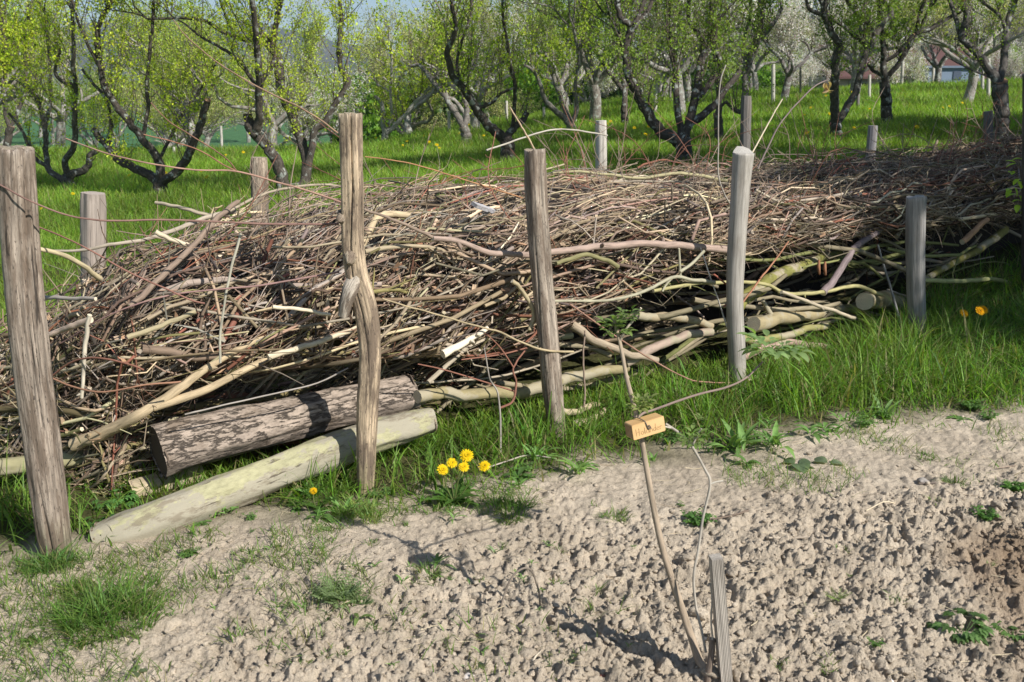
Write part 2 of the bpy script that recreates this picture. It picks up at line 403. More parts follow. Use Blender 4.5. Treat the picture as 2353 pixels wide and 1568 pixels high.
# far wooded ridge, highest about 3-4 degrees above the eye
def hf1(x, y):
    prof = 85 + 45*np.exp(-((x+560)/260)**2) - 35*np.exp(-((x+60)/220)**2) + 40*sstep(100, 700, x) + 14*fbm(x*.004, x*0, None, 4, 2)
    return -8 + prof*sstep(1400, 1750, y)*(1-.6*sstep(1800, 2100, y)) + 7*fbm(x*.02, y*.02, None, 4, 6)*sstep(1400, 1600, y)
hill('far_hills', -1700, 1900, 1350, 2150, hf1, 300, 90)
def hf2(x, y):
    prof = 16 + 22*sstep(0, 140, x) + 20*sstep(100, 260, x) + 5*fbm(x*.015, x*0, None, 4, 4)
    return -8 + prof*sstep(150, 330, y)*sstep(-60, 60, x+.1*y) + 2.4*fbm(x*.09, y*.09, None, 4, 9)*sstep(150, 220, y)
hill('near_hill', -60, 520, 140, 420, hf2, 260, 130)

# ------------------------------------------------------------------ grass blades
def blades(acc, X, Y, Z, h, w, lean, az, tint, curl=.5, flatside=None):
    """curved two-sided blades: 4 levels, the last a tip"""
    n = len(X)
    ts = np.array([0, .4, .75, 1.0]); ws = np.array([.8, 1.0, .62, 0])
    dx, dy = np.cos(az), np.sin(az); sx, sy = -dy, dx
    rot = rng.uniform(-.9, .9, n); sx, sy = sx*np.cos(rot)-sy*np.sin(rot), sx*np.sin(rot)+sy*np.cos(rot)
    V = np.zeros((n, 7, 3)); C = np.zeros((n, 7, 3)); m = 0
    for t, ww in zip(ts, ws):
        out = h*(lean*t + curl*lean*t*t*t*1.5); up = h*(t*np.sqrt(np.clip(1-lean*lean*.5, .2, 1)) - .35*lean*curl*t**3)
        cx, cy, cz = X+dx*out, Y+dy*out, Z+up
        g = (.75+.35*t)
        if ww > 0:
            V[:,m] = np.stack([cx-sx*w*ww*.5, cy-sy*w*ww*.5, cz], -1); V[:,m+1] = np.stack([cx+sx*w*ww*.5, cy+sy*w*ww*.5, cz], -1)
            C[:,m] = C[:,m+1] = tint; m += 2
        else:
            V[:,m] = np.stack([cx, cy, cz], -1); C[:,m] = tint*1.05; m += 1
    b = np.arange(n)[:,None]*7
    q = np.concatenate([b+np.array([0,1,3,2]), b+np.array([2,3,5,4])])
    t = b+np.array([4,5,6])
    acc.add(V.reshape(-1,3), q=q, t=t, c=C.reshape(-1,3))
def grass_tint(n, base=(.085,.17,.022), var=.3, yellow=.06, X=None, Y=None):
    c = np.array(base)[None,:]*np.array([1.66,1.48,1.6])*(1+rng.normal(0, var*.5, n))[:,None].clip(.5, 1.7)
    c = c*(1+rng.normal(0, .10, (n, 3)))
    y = rng.random(n) < yellow
    c[y] = np.array([.32,.29,.13])*rng.uniform(.6, 1.2, (y.sum(), 1))
    return c.clip(.01, .9)

# --- the brush pile's plan: front line under the near posts, back line under the far posts
FR = np.array([(-3.0,4.15),(-2.2,3.95),(-1.45,3.62),(-.55,4.05),(.25,4.72),(1.2,5.4),(2.6,6.55),(3.9,7.6),(6.2,9.4),(9,11.5)])
BK = np.array([(-3.0,4.6),(-2.6,4.85),(-2.0,5.0),(-1.5,6.4),(-.4,8.1),(.95,9.4),(2.3,9.9),(3.8,10.4),(5.9,12.2),(8.5,15)])
SL = np.r_[0, np.cumsum(np.linalg.norm(np.diff(FR, axis=0), axis=1))]; SMAX = SL[-1]
HS = np.interp(SL, SL, [.06,.40,.80,.98,.97,.93,.95,1.0,1.15,1.35])
def lerp2(s, tab): return np.stack([np.interp(s, SL, tab[:,0]), np.interp(s, SL, tab[:,1])], -1)
def MST(s, t):
    a = lerp2(s, FR); b = lerp2(s, BK); return a+(b-a)*np.asarray(t)[...,None]
BW = np.linalg.norm(BK-FR, axis=1)
def gaptop(s): return np.interp(s, [2.4, 3.6, 4.8, 6.6, 9], [.05, .36, .64, .64, .55])
def gap(s):                                  # right half: an open dark gap low at the front
    return sstep(2.9, 4.2, s)
def tmin(s, z):                              # the foot of the heap stands back behind the logs and poles
    bw = np.interp(s, SL, BW); g = sstep(2.6, 3.8, s)
    lo = .44*(1-g)*sstep(1.45, 1.8, s) + .75*g; top = .44*(1-g)+gaptop(s)*g
    return (.03+(lo-.03)*(1-sstep(top-.08, top+.06, z)))/bw
def surf(s, t):
    H = np.interp(s, SL, HS)
    g = gap(s); up = 1-np.exp(-np.clip(t, 0, 1)/(.065-.03*g)); up = up*(1-.3-.25*g)+.3+.25*g; dn = 1-.75*sstep(.78, 1.05, t)
    return H*(.12+.88*up)*(dn)*(1+.05*vnoise(np.asarray(s)*2.1, np.asarray(t)*5, None, 15)+.03*vnoise(np.asarray(s)*6, np.asarray(t)*14, None, 16))
def front_y(X): return np.interp(X, FR[:,0], FR[:,1])
def FPt(px, py, off):
    d = ray(px, py); k = d[0]/d[1]; lo, hi = 1.5, 16.
    for _ in range(40):
        m = (lo+hi)/2
        if m > front_y(k*m)+off: hi = m
        else: lo = m
    return P(px, py, lo)
def in_pile(X, Y, pad=0):
    """True where (X, Y) lies between front and back lines"""
    b = np.interp(X, BK[:,0], BK[:,1])
    return (Y > np.interp(X, FR[:,0], FR[:,1])+.18-pad) & (Y < b+pad-.1) & (X > -2.35)

# near grass strip between bed and pile
A = Acc()
N0 = 270000
Xg = rng.uniform(-4.4, 6.2, N0); Yg = rng.uniform(2.9, 9.0, N0)
e = Yg - bed_edge(Xg)
patch = vnoise(Xg*2.2, Yg*2.2, None, 50)*.5 + vnoise(Xg*7, Yg*7, None, 51)*.5
dens = sstep(-.10, .35, e + .22*patch)
fy = front_y(Xg)
keep = (rng.random(N0) < dens*(.55+.45*patch).clip(.12, 1)) & (Yg < fy+.32) & (np.abs(Xg) < .95*Yg)
keep &= ~((Yg > fy+.10) & (rng.random(N0) < .6))
Xk, Yk = Xg[keep], Yg[keep]; n = len(Xk)
tall = (.075 + .14*sstep(.0, .40, Yk-bed_edge(Xk)))*(1-.45*sstep(-.35, -.05, Yk-front_y(Xk))*sstep(3.2, 2.2, Xk))
h = tall*rng.uniform(.35, 1.3, n)*(1+.6*vnoise(Xk*4, Yk*4, None, 52)).clip(.3, 2)
gt = grass_tint(n, (.095,.185,.026), .55, .13)
blades(A, Xk, Yk, T(Xk, Yk)-.005, h, rng.uniform(.0030, .0070, n)*np.where(rng.random(n) < .12, 2.0, 1), rng.uniform(.1, .95, n), rng.uniform(0, 6.28, n), gt)
tag(A.build('border_grass', M_grass), 'lush green grass strip along the foot of the brush pile and posts', 'grass', kind='stuff')

# meadow grass behind the pile
A = Acc()
N1 = 600000
Yg = 3.6*np.exp(rng.random(N1)**.85*math.log(46/3.6)); Xg = Yg*rng.uniform(-.92, .92, N1)
k = ~in_pile(Xg, Yg, .0) & (Yg > front_y(Xg)+.05)
Xk, Yk = Xg[k], Yg[k]; n = len(Xk)
sz = (Yk/10).clip(.8, 3.2)
cl = vnoise(Xk*1.1, Yk*1.1, None, 60)
h = rng.uniform(.06, .17, n)*(1+.45*cl)*(.8+.25*sz)
gt = grass_tint(n, (.128,.222,.028), .45, .06)*(1+.35*vnoise(Xk*.6, Yk*.6, None, 61)+.2*vnoise(Xk*2.3, Yk*2.3, None, 62))[:,None].clip(.4,1.6)
blades(A, Xk, Yk, T(Xk, Yk)-.02, h, .0055*sz*rng.uniform(.7, 1.4, n), rng.uniform(.1, .8, n), rng.uniform(0, 6.28, n), gt)
tag(A.build('meadow_grass', M_grass), 'bright green orchard meadow grass behind the brush pile', 'grass', kind='stuff')

# scattered short grass on the bed, mostly left and near the edge
A = Acc()
N2 = 105000
Xg = rng.uniform(-3.4, 3.6, N2); Yg = rng.uniform(2.1, 4.6, N2); e = bed_edge(Xg)-Yg
pt = fbm(Xg*3, Yg*3, None, 3, 80)
pr = sstep(.10, .70, pt+.6*sstep(.3,-1.2,Xg)-.12)*sstep(1.6, -.1, e+.3*Xg)*.9
k = (e > 0) & (rng.random(N2) < pr); Xk, Yk = Xg[k], Yg[k]; n = len(Xk)
blades(A, Xk, Yk, soil_z(Xk, Yk)-.004, rng.uniform(.025, .07, n), rng.uniform(.002, .004, n), rng.uniform(.3, .9, n), rng.uniform(0, 6.28, n), grass_tint(n, (.09,.16,.03), .3, .12))
tag(A.build('sparse_grass', M_grass), 'sparse short grass shoots coming up through the dry bed', 'grass', kind='stuff')

# ------------------------------------------------------------------ loose clods
def ico(sub):
    import bmesh
    bm = bmesh.new(); bmesh.ops.create_icosphere(bm, subdivisions=sub, radius=1)
    v = np.array([x.co[:] for x in bm.verts]); t = np.array([[x.index for x in f.verts] for f in bm.faces]); bm.free(); return v, t
def clod_template(sub, s):
    v, t = ico(sub)
    r = 1+.38*vnoise(v[:,0]*1.3+s, v[:,1]*1.3, v[:,2]*1.3, s)+.22*vnoise(v[:,0]*3+s, v[:,1]*3, v[:,2]*3, s+1)+(.14*vnoise(v[:,0]*7+s, v[:,1]*7, v[:,2]*7, s+2) if sub > 2 else 0)
    return v*r[:,None]*np.array([1, .8, .62]), t
def rotz(n):
    a = rng.uniform(0, 6.28, (n, 3)); R = np.zeros((n, 3, 3))
    ca, sa = np.cos(a), np.sin(a); o = np.ones(n); z = np.zeros(n)
    Rz = np.stack([ca[:,0],-sa[:,0],z, sa[:,0],ca[:,0],z, z,z,o], -1).reshape(n,3,3)
    b = a[:,1]*.12; Rx = np.stack([o,z,z, z,np.cos(b),-np.sin(b), z,np.sin(b),np.cos(b)], -1).reshape(n,3,3)
    return Rz@Rx
def scatter_clods(acc, X, Y, S, sub, tint):
    tm = [clod_template(sub, 100+i*5) for i in range(8)]; R = rotz(len(X)); Z = soil_z(X, Y)
    for k in range(8):
        idx = np.arange(k, len(X), 8); v, t = tm[k]; m = len(v)
        V = np.einsum('nij,vj->nvi', R[idx], v)*S[idx][:,None,None] + np.stack([X[idx], Y[idx], Z[idx]+S[idx]*.22], -1)[:,None,:]
        tt = (t[None]+np.arange(len(idx))[:,None,None]*m).reshape(-1,3)
        acc.add(V.reshape(-1,3), t=tt, c=np.repeat(tint[idx], m, axis=0))
def soil_col(X, Y):
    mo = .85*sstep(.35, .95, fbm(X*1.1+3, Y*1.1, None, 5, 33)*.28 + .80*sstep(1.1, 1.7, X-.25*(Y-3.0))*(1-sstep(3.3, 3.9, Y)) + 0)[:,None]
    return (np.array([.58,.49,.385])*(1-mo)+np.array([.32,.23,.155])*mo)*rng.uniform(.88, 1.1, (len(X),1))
A = Acc()
for cnt, s0, s1, sub in ((24000, .0025, .007, 1), (7000, .006, .013, 2), (520, .013, .030, 3)):
    Yg = 2.0*np.exp(rng.random(cnt)*math.log(5.2/2.0)); Xg = Yg*rng.uniform(-.62, .62, cnt)
    k = rng.random(cnt) < clod_amount(Xg, Yg)**(1.0 if sub < 3 else 2.2)
    Xg, Yg = Xg[k], Yg[k]; S = s0*(s1/s0)**(rng.random(len(Xg))**1.6)
    scatter_clods(A, Xg, Yg, S, sub, soil_col(Xg, Yg))
tag(A.build('soil_clods', M_soil), 'pale dry clods and crumbs lying loose on the tilled bed', 'soil', kind='stuff')
A = Acc()
for _ in range(520):                                            # dry straw and twig bits
    y = 2.1*math.exp(rng.random()*math.log(5.0/2.1)); x = y*rng.uniform(-.6,.6)
    if y > float(bed_edge(x))+.2: continue
    z = float(soil_z(np.array([x]), np.array([y]))[0])+.006; a = rng.uniform(0,3.14); l = rng.uniform(.012,.05); d = np.array([math.cos(a), math.sin(a), rng.normal(0,.15)])*l; r_ = rng.uniform(.0005,.0014)
    c_ = np.array([x,y,z]); tube(A, [c_-d, c_+rng.normal(0,.003,3), c_+d], [r_, r_, r_*.6], k=4, tint=[(.62,.52,.34),(.35,.27,.19),(.5,.4,.27)][rng.integers(3)])
tag(A.build('straw_bits', M_stick), 'short bits of dry straw and twig strewn over the bed', 'straw', kind='stuff')
for i, (px, py, w, lab) in enumerate(((1075,1572-5,26,'pale smooth stone at the bottom edge of the bed'),(1042,1498,16,'small beige stone on the bed above the pale smooth stone'),(1385,1558,14,'small reddish stone in the soil left of the sapling'),(1628-6,1452+12,12,'whitish pebble beside the foot of the sapling'),(2045,1570-2,18,'whitish stone at the bottom edge right of the stake'),(2120,1108,22,'rounded grey stone on the shaded part of the bed'))):
    p = G(px, min(py, 1560)); v, t = clod_template(3, 300+i*9); S = rad(w, p[1], py)
    A = Acc(); z = float(soil_z(np.array([p[0]]), np.array([p[1]]))[0])
    c = [(.55,.5,.45),(.5,.42,.34),(.35,.16,.12),(.62,.6,.56),(.6,.57,.53),(.3,.27,.24)][i]
    A.add(v*S, t=t, c=c); o = A.build('stone', M_plain, origin=(0,0,0)); o.location = (p[0], p[1], z+S*.3)
    tag(o, lab, 'stone', 'stones lying on the bed')

# ------------------------------------------------------------------ posts
CUT = (.62,.52,.36)
def pxpath(pts, Yb, lean=0.0, base=None):
    """picture points (x, y, width) from the foot up -> world points and radii on an upright plane through the foot"""
    out = []
    for (x, y, w) in pts:
        p = P(x, y, Yb)
        out.append((*p, rad(w, Yb, y)))
    return np.array(out)
def post(name, label, cat, pts, mat, tint, captint, group, Yb=None, rough=.05, ridge=.10, k=108, s=1, sink=.08, extra=None, cracks=4, slant=0):
    g = G(pts[0][0], pts[0][1]) if Yb is None else None
    Yb = g[1] if Yb is None else Yb
    w = pxpath(pts, Yb); d = w[0,:3]-w[1,:3]; d /= np.linalg.norm(d)
    foot = np.r_[w[0,:3]+d*sink, w[0,3]]
    path = smooth_path(np.vstack([foot, w]), 110)
    # the top edge: slightly rounded, broken a little
    A = Acc()
    r = path[:,3].copy(); r[-1] *= .965
    p3 = path[:,:3].copy(); p3[-1] = p3[-2]+(p3[-1]-p3[-2])*.35
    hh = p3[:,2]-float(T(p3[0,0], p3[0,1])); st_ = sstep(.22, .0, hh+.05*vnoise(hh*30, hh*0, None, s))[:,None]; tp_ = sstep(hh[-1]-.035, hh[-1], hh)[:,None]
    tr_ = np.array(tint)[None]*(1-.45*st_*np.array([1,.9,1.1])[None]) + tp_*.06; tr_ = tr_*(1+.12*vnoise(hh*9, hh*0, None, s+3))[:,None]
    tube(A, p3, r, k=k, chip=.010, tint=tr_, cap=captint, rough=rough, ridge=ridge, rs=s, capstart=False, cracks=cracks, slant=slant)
    base = path[0,:3].copy(); base[2] = float(T(base[0], base[1]))
    if extra is None:
        o = A.build(name, mat, origin=base); return tag(o, label, cat, group), Yb
    root = empty(name, base, label, cat, group)
    A.build('shaft', mat, parent=root, origin=base)
    for nm, pp, rr, tn, cp, sd in extra(Yb):
        B = Acc(); tube(B, smooth_path(pp, 14), np.interp(np.linspace(0,1,14), np.linspace(0,1,len(rr)), rr), k=14, tint=tn, cap=cp, rough=.12, ridge=.15, rs=sd)
        B.build(nm, mat, parent=root, origin=base)
    return root, Yb
GF = 'posts along the front of the brush pile'; GB = 'posts along the back of the brush pile'
post('fence_post', 'thick dark weathered post with pale peeled top at the far left, nearest to the camera', 'post',
     [(132,1275,62),(108,1100,73),(75,850,76),(48,600,75),(34,332,72)], M_post, (.29,.235,.185), (.50,.42,.31), GF, s=3, ridge=.16, cracks=5)
def p2x(Y):
    yield 'knot_stub', [P(822,640,Y), P(806,668,Y-.03), P(794,700,Y-.035), P(789,727,Y-.03)], [.040,.034,.027,.019], (.42,.36,.29), (.5,.44,.35), 21
    yield 'knot', [P(808,585,Y), P(804,600,Y-.05), P(803,608,Y-.062)], [.034,.026,.010], (.42,.34,.24), (.5,.4,.28), 22
    yield 'knot', [P(790,500,Y), P(781,505,Y-.035), P(779,510,Y-.04)], [.03,.02,.010], (.32,.26,.19), (.4,.3,.2), 23
post('fence_post', 'crooked barkless post with a branch stub, standing in front of the grey log', 'post',
     [(840,1132,40),(842,1040,44),(845,930,49),(850,830,50),(845,740,53),(833,680,54),(817,620,52),(810,540,50),(808,420,51),(804,255,55)], M_post, (.44,.335,.225), CUT, GF, s=5, ridge=.12, extra=p2x)
post('fence_post', 'brown-grey split post standing to the left of the sapling, twigs crossing its front', 'post',
     [(1281,1004,40),(1270,900,46),(1256,740,49),(1243,600,50),(1233,450,50),(1229,339,50)], M_post, (.31,.255,.20), (.47,.39,.29), GF, s=8)
post('fence_post', 'pale grey hewn post with a slanted oval top, between the sapling and the shaded post', 'post',
     [(1697,905,36),(1692,800,40),(1688,680,40),(1693,560,44),(1702,430,46),(1709,346,52)], M_greypost, (.33,.30,.26), (.46,.43,.38), GF, s=11, rough=.02, k=11, ridge=.10, cracks=0, slant=.45)
post('fence_post', 'shaded dark grey round post with a crack, standing in deep grass near the orange dandelions', 'post',
     [(2111,792,36),(2106,700,40),(2103,580,42),(2105,450,44)], M_greypost, (.25,.235,.22), (.36,.34,.31), GF, s=13, rough=.03)
post('fence_post', 'tall dark brown post at the right edge of the picture with leafy twigs beside it', 'post',
     [(2366,700,34),(2366,450,34),(2368,165,34)], M_greypost, (.10,.08,.065), (.2,.17,.14), GF, s=15)
def bpost(lab, x0, y0, x1, y1, w, Y, tint, s, mat=M_greypost):
    p1 = P(x1, y1, Y); z = float(T(p1[0], Y)); d = ray(x0, y0)
    p0 = P(x0, y0, Y); dr = (p1-p0)/(p1[2]-p0[2]); foot = p0+dr*(z-.1-p0[2])
    n = 24; pts = foot+(p1-foot)*np.linspace(0,1,n)[:,None]; r = np.full(n, rad(w, Y, y1)); r[-1] *= .93
    A = Acc(); tube(A, pts, r, k=40, tint=tint, cap=np.array(tint)*1.35, rough=.04, ridge=.12, rs=s, capstart=False, cracks=3)
    b = np.array([foot[0], foot[1], z]); return tag(A.build('fence_post', mat, origin=b), lab, 'post', GB)
bpost('broad short grey post in the meadow just right of the leftmost dark post', 215, 660, 214, 444, 58, 4.95, (.33,.275,.23), 31)
bpost('split brown post behind the pile, left of the crooked barkless post', 596, 470, 594, 362, 40, 6.4, (.42,.34,.25), 32, M_post)
bpost('slim pale grey post behind the pile, right of the brown-grey split post', 1381, 420, 1381, 277, 26, 9.45, (.48,.44,.38), 33)
bpost('dark slim post directly behind the pale grey post with slanted top', 1712, 340, 1715, 221, 24, 9.85, (.16,.145,.13), 34)
bpost('short grey-blue post tilted right behind the pile, in the shaded meadow', 2000, 362, 2006, 289, 22, 10.1, (.22,.21,.21), 35)
bpost('dim grey post in front of the rightmost orchard trunk', 2272, 330, 2271, 256, 21, 12.3, (.17,.16,.15), 36)

# ------------------------------------------------------------------ two big logs
def log(name, label, cat, pts, mat, tint, cap, k=40, n=70, rough=.06, ridge=.1, s=1, group=None, parts=None):
    w = np.array([(*P(x, y, Y), rad(ww, Y, y)) for x, y, ww, Y in pts]); path = smooth_path(w, n)
    A = Acc(); tube(A, path[:,:3], path[:,3], k=k, tint=tint, cap=tint, rough=rough, ridge=ridge, rs=s, capend=False, capstart=False)
    root = empty(name, path[0,:3], label, cat, group); A.build('bark', mat, parent=root, origin=path[0,:3])
    for e, sg in ((0, -1), (-1, 1)):
        B = Acc(); c = path[e,:3]; tdir = (path[0,:3]-path[2,:3]) if e == 0 else (path[-1,:3]-path[-3,:3]); tdir /= np.linalg.norm(tdir)
        rr = path[e,3]
        a = np.linspace(0, 1, 3)[:,None]*tdir*.006 + c + tdir*-.012
        tube(B, a, [rr*.985]*3, k=k, tint=cap, cap=cap, rough=rough, ridge=ridge, rs=s)
        B.build('cut_end', M_post, parent=root, origin=path[0,:3])
    return root
log('log', 'thick old log with cracked grey bark, passing behind the crooked post', 'log',
    [(362,1043,116,3.70),(420,1026,113,3.76),(560,993,104,3.90),(700,958,96,4.04),(820,930,90,4.18),(945,909,92,4.32)],
    M_oldlog, (.33,.265,.21), (.11,.085,.065), rough=.16, ridge=.08, s=41, n=110, k=64)  # cut ends tinted dark, painting the shade of the end turned from the sun
log('log', 'smooth pale green log with patchy bark lying lowest in front, under the old grey log', 'log',
    [(226,1243,82,3.38),(300,1214,88,3.41),(390,1178,91,3.47),(500,1138,84,3.58),(620,1092,80,3.72),(740,1044,82,3.86),(900,992,74,4.05),(990,965,58,4.16)],
    M_palelog, (.37,.345,.205), (.30,.24,.16), rough=.17, ridge=.06, s=44)
log('log', 'yellowish log half hidden in grass behind the smooth green log', 'log',
    [(300,1130,52,3.72),(360,1112,52,3.78),(460,1085,50,3.9)], M_smoothlog, (.42,.34,.22), (.45,.36,.25), rough=.05, ridge=.08, s=47)
log('log', 'green-brown log lying behind the foot of the leftmost dark post', 'log',
    [(-120,1085,40,3.7),(60,1068,40,3.75),(200,1048,40,3.82),(330,1018,38,3.95)], M_smoothlog, (.30,.27,.15), (.45,.38,.25), rough=.05, ridge=.08, s=49)

# ------------------------------------------------------------------ traced branches of the pile
TAN=(.42,.35,.25); PALE=(.56,.47,.33); OLV=(.21,.19,.09); GRN=(.17,.175,.065); BRN=(.27,.20,.15); RED=(.24,.11,.075); GRY=(.33,.29,.25); PUR=(.22,.17,.165); CRM=(.68,.58,.42); DRK=(.13,.105,.09); PNK=(.34,.25,.20)
GBR = 'branches and sticks of the brush pile'
def branch(label, pts, w0, w1, off, tint, cut=True, k=10, n=None, name='branch', cat='branch', group=GBR, forks=(), wob=.02, s=None, mat=None, Yabs=False, buds=0):
    """traced stick: picture points, each on the pile's front line plus off (a number or one per point)"""
    offs = np.broadcast_to(np.asarray(off, float), (len(pts),)) if not Yabs else None
    def path(pts, offs, w0, w1):
        W = []
        for i, (x, y) in enumerate(pts):
            p = FPt(x, y, offs[i]) if not Yabs else P(x, y, offs[i])
            W.append((*p, rad(w0+(w1-w0)*i/(len(pts)-1), p[1], y)))
        return smooth_path(W, max(6, 5*len(pts)))
    if Yabs: offs = np.broadcast_to(np.asarray(off, float), (len(pts),))
    s = int(abs(pts[0][0]*7+pts[0][1]*13)) if s is None else s
    if mat is M_smoothlog: tint = tuple(np.array(tint)*[.86,.76,.95])
    w = path(pts, offs, w0, w1)
    A = Acc(); r = w[:,3].copy()
    jit = np.stack([fbm(np.arange(len(w))*.45, np.full(len(w), s*1.7+c), None, 2, c) for c in range(3)], -1)*r.mean()*.35
    p3 = w[:,:3]+jit
    tube(A, p3, r*(1+.07*vnoise(np.arange(len(w))*.8, np.full(len(w), s*.3))), k=k, tint=tint, cap=(CRM if cut else tint), rough=.06 if w0 > 10 else 0, rs=s % 97)
    for bi in range(buds):
        q_ = p3[rng.integers(2, len(p3)-1)]; d = rng.normal(0, 1, 3); d /= np.linalg.norm(d)
        tube(A, [q_, q_+d*r.mean()*1.6, q_+d*r.mean()*2.6], [r.mean()*.7, r.mean()*.6, r.mean()*.2], k=5, tint=np.array(tint)*.8)
    o = A.build(name, mat or M_stick, origin=p3[0]); tag(o, label, cat, group)
    for fp, f0, f1, fo in forks:
        fo = np.broadcast_to(np.asarray(fo, float), (len(fp),)); f = path(fp, fo, f0, f1); B = Acc()
        tube(B, f[:,:3], f[:,3], k=8, tint=tint, cap=CRM if cut else tint, rs=s % 89+1)
        f_ = B.build('side_branch', mat or M_stick, parent=o, origin=p3[0])
    return o
BR = branch
BR('long pale forked branch with a cut end, slanting up above the old grey log', [(166,1024),(224,1000),(320,955),(360,930),(424,886),(500,831),(592,783),(664,757)], 32, 10, [-.02,0,.02,.03,.04,.06,.1,.14], (.44,.34,.21),
   forks=[([(352,936),(420,915),(480,893),(560,851),(620,823)], 22, 15, [.03,.03,.03,.05,.1])], buds=3)
BR('pale cut branch pointing right towards the crooked post, above the forked one', [(614,821),(682,803),(782,767),(836,748)], 15, 10, [.0,.02,.05,.1], PALE)
BR('long green pole resting behind the right end of the old grey log', [(955,907),(1066,906),(1178,903),(1240,889),(1300,874),(1378,855),(1440,842)], 30, 24, .06, (.33,.31,.13), buds=2, mat=M_smoothlog)
BR('tan pole rising right from the grass towards the pale grey post', [(1440,835),(1506,797),(1578,771),(1634,762)], 22, 19, .03, (.40,.34,.21), mat=M_smoothlog)
BR('grey-brown branch slanting down left to right beside the sapling tip', [(1314,745),(1366,783),(1438,812),(1512,828)], 22, 15, [.12,.05,0,-.05], (.34,.27,.19))
BR('curved olive branch just right of the sapling tip', [(1460,727),(1532,727),(1600,740),(1634,747)], 20, 17, .05, (.38,.34,.17), mat=M_smoothlog)
BR('thick mossy green branch rising right behind the pale grey post', [(1690,705),(1752,661),(1796,631),(1852,603),(1925,588)], 36, 22, [.16,.2,.24,.3,.4], (.24,.26,.06), mat=M_smoothlog)
BR('thick mottled branch with a broken near end, right of the pale grey post', [(1734,748),(1772,736),(1824,727),(1892,719),(1985,705)], 36, 22, [-.02,.02,.08,.16,.3], (.36,.33,.15), mat=M_smoothlog, forks=[([(1776,732),(1762,708),(1752,690)], 14, 9, [.02,.04,.05])])
BR('sawn log with its pale round end facing left, between the two right-hand grey posts', [(1985,689),(2030,693),(2085,697)], 40, 38, [-.02,.12,.4], (.28,.26,.10), name='sawn_log', cat='log', k=24, mat=M_smoothlog)
BR('smooth purple-grey branch slanting steeply up to the dark grey post', [(1890,673),(1928,627),(1952,583),(1990,551),(2032,525),(2086,507)], 17, 13, [-.05,0,.06,.1,.14,.2], PUR)
BR('wavy green branch low in the grass right of the pale grey post', [(1700,779),(1752,782),(1812,771),(1852,756),(1902,751)], 18, 15, [-.02,0,0,.03,.06], (.30,.31,.10), mat=M_smoothlog)
BR('tan branch lowest in the grass right of the pale grey post', [(1704,822),(1752,803),(1812,789),(1872,795),(1950,805)], 20, 15, [-.05,-.02,0,0,.02], (.42,.33,.21), mat=M_smoothlog)
BR('pale broken stick end sticking out right at the foot of the pale grey post', [(1716,873),(1752,866),(1790,862)], 12, 10, -.14, CRM)
BR('thin yellowish wavy branch crossing the dark gap right of the pale grey post', [(1500,668),(1580,655),(1636,650),(1700,648),(1764,655),(1798,672),(1844,676),(1912,667),(1972,658),(2028,679)], 8, 9, -.06, (.36,.32,.15), buds=5)
BR('thin tan branch slanting down right with a cut end, over the mottled branch', [(1796,671),(1844,688),(1892,707),(1964,731)], 8, 9, -.1, TAN, buds=2)
BR('arched olive branch bending down near the right-edge post', [(2125,644),(2212,646),(2272,641),(2312,648),(2329,668)], 11, 9, -.05, (.33,.33,.14))
BR('short orange-brown stick right of the dark grey post', [(2212,555),(2240,530),(2268,507)], 14, 12, -.04, (.38,.22,.12))
BR('mossy green branch rising right behind the dark grey post', [(2130,641),(2212,596),(2272,559),(2310,528)], 15, 20, .1, (.22,.22,.05), mat=M_smoothlog)
BR('long brown pole lying level, ending at the pale grey post', [(994,548),(1066,559),(1126,582),(1214,586),(1274,577),(1386,566),(1506,560),(1606,569),(1692,576)], 12, 19, [.1,.1,.08,.05,.05,.05,.03,.03,.05], PNK, buds=4)
BR('brown branch coming down right from the crooked post, kinked at its end', [(836,482),(890,500),(946,523),(990,543),(1000,548)], 6, 9, .1, BRN)
BR('bowed olive branch between the split post and the sapling tip', [(1276,608),(1346,586),(1394,599),(1420,612)], 10, 11, -.05, OLV, cut=False)
BR('crooked lichen-covered branch in front of the dark gap left of the pale grey post', [(1274,692),(1386,691),(1440,682),(1486,668),(1546,637),(1586,643),(1642,648)], 6, 9, -.08, (.36,.33,.23),
   forks=[([(1563,637),(1562,610),(1560,571)], 7, 5, -.08), ([(1562,625),(1590,606),(1618,577)], 8, 7, -.09), ([(1546,637),(1530,655),(1522,670)], 6, 5, -.08)], buds=6)
BR('short curved stub hooking down beside the brown-grey split post', [(1178,647),(1206,676),(1226,720),(1218,759)], 10, 11, -.12, (.38,.31,.19))
BR('broken creamy stick end left of the brown-grey split post', [(1018,814),(1066,788),(1120,754)], 21, 10, -.08, (.72,.62,.47), buds=3)
BR('cut branch end pointing left at the foot of the split post, the upper of two', [(1292,946),(1330,945),(1374,926)], 17, 13, [-.22,-.14,-.05], (.42,.34,.22))
BR('cut branch end pointing left at the foot of the split post, the lower of two', [(1322,974),(1350,966),(1390,942)], 17, 14, [-.26,-.2,-.1], (.40,.31,.21))
BR('bent tan branch poking out left behind the nearest post at mid height', [(86,572),(148,587),(196,615),(230,640)], 10, 13, [-.1,.0,.1,.2], (.46,.38,.23))
BR('long pale branch reaching left across the broad short grey post', [(112,578),(180,577),(240,565),(340,548),(416,523),(480,498),(540,485)], 6, 12, [.2,.25,.3,.45,.6,.75,.85], (.38,.32,.245), buds=3)
BR('cut pale stick pointing up left against the meadow, right of the broad post', [(356,533),(388,549),(432,564)], 13, 11, .4, PALE)
BR('thin cut stick pointing up left above the pale one, towards the first orchard tree', [(358,466),(412,477),(470,492),(510,500)], 8, 9, .9, TAN)
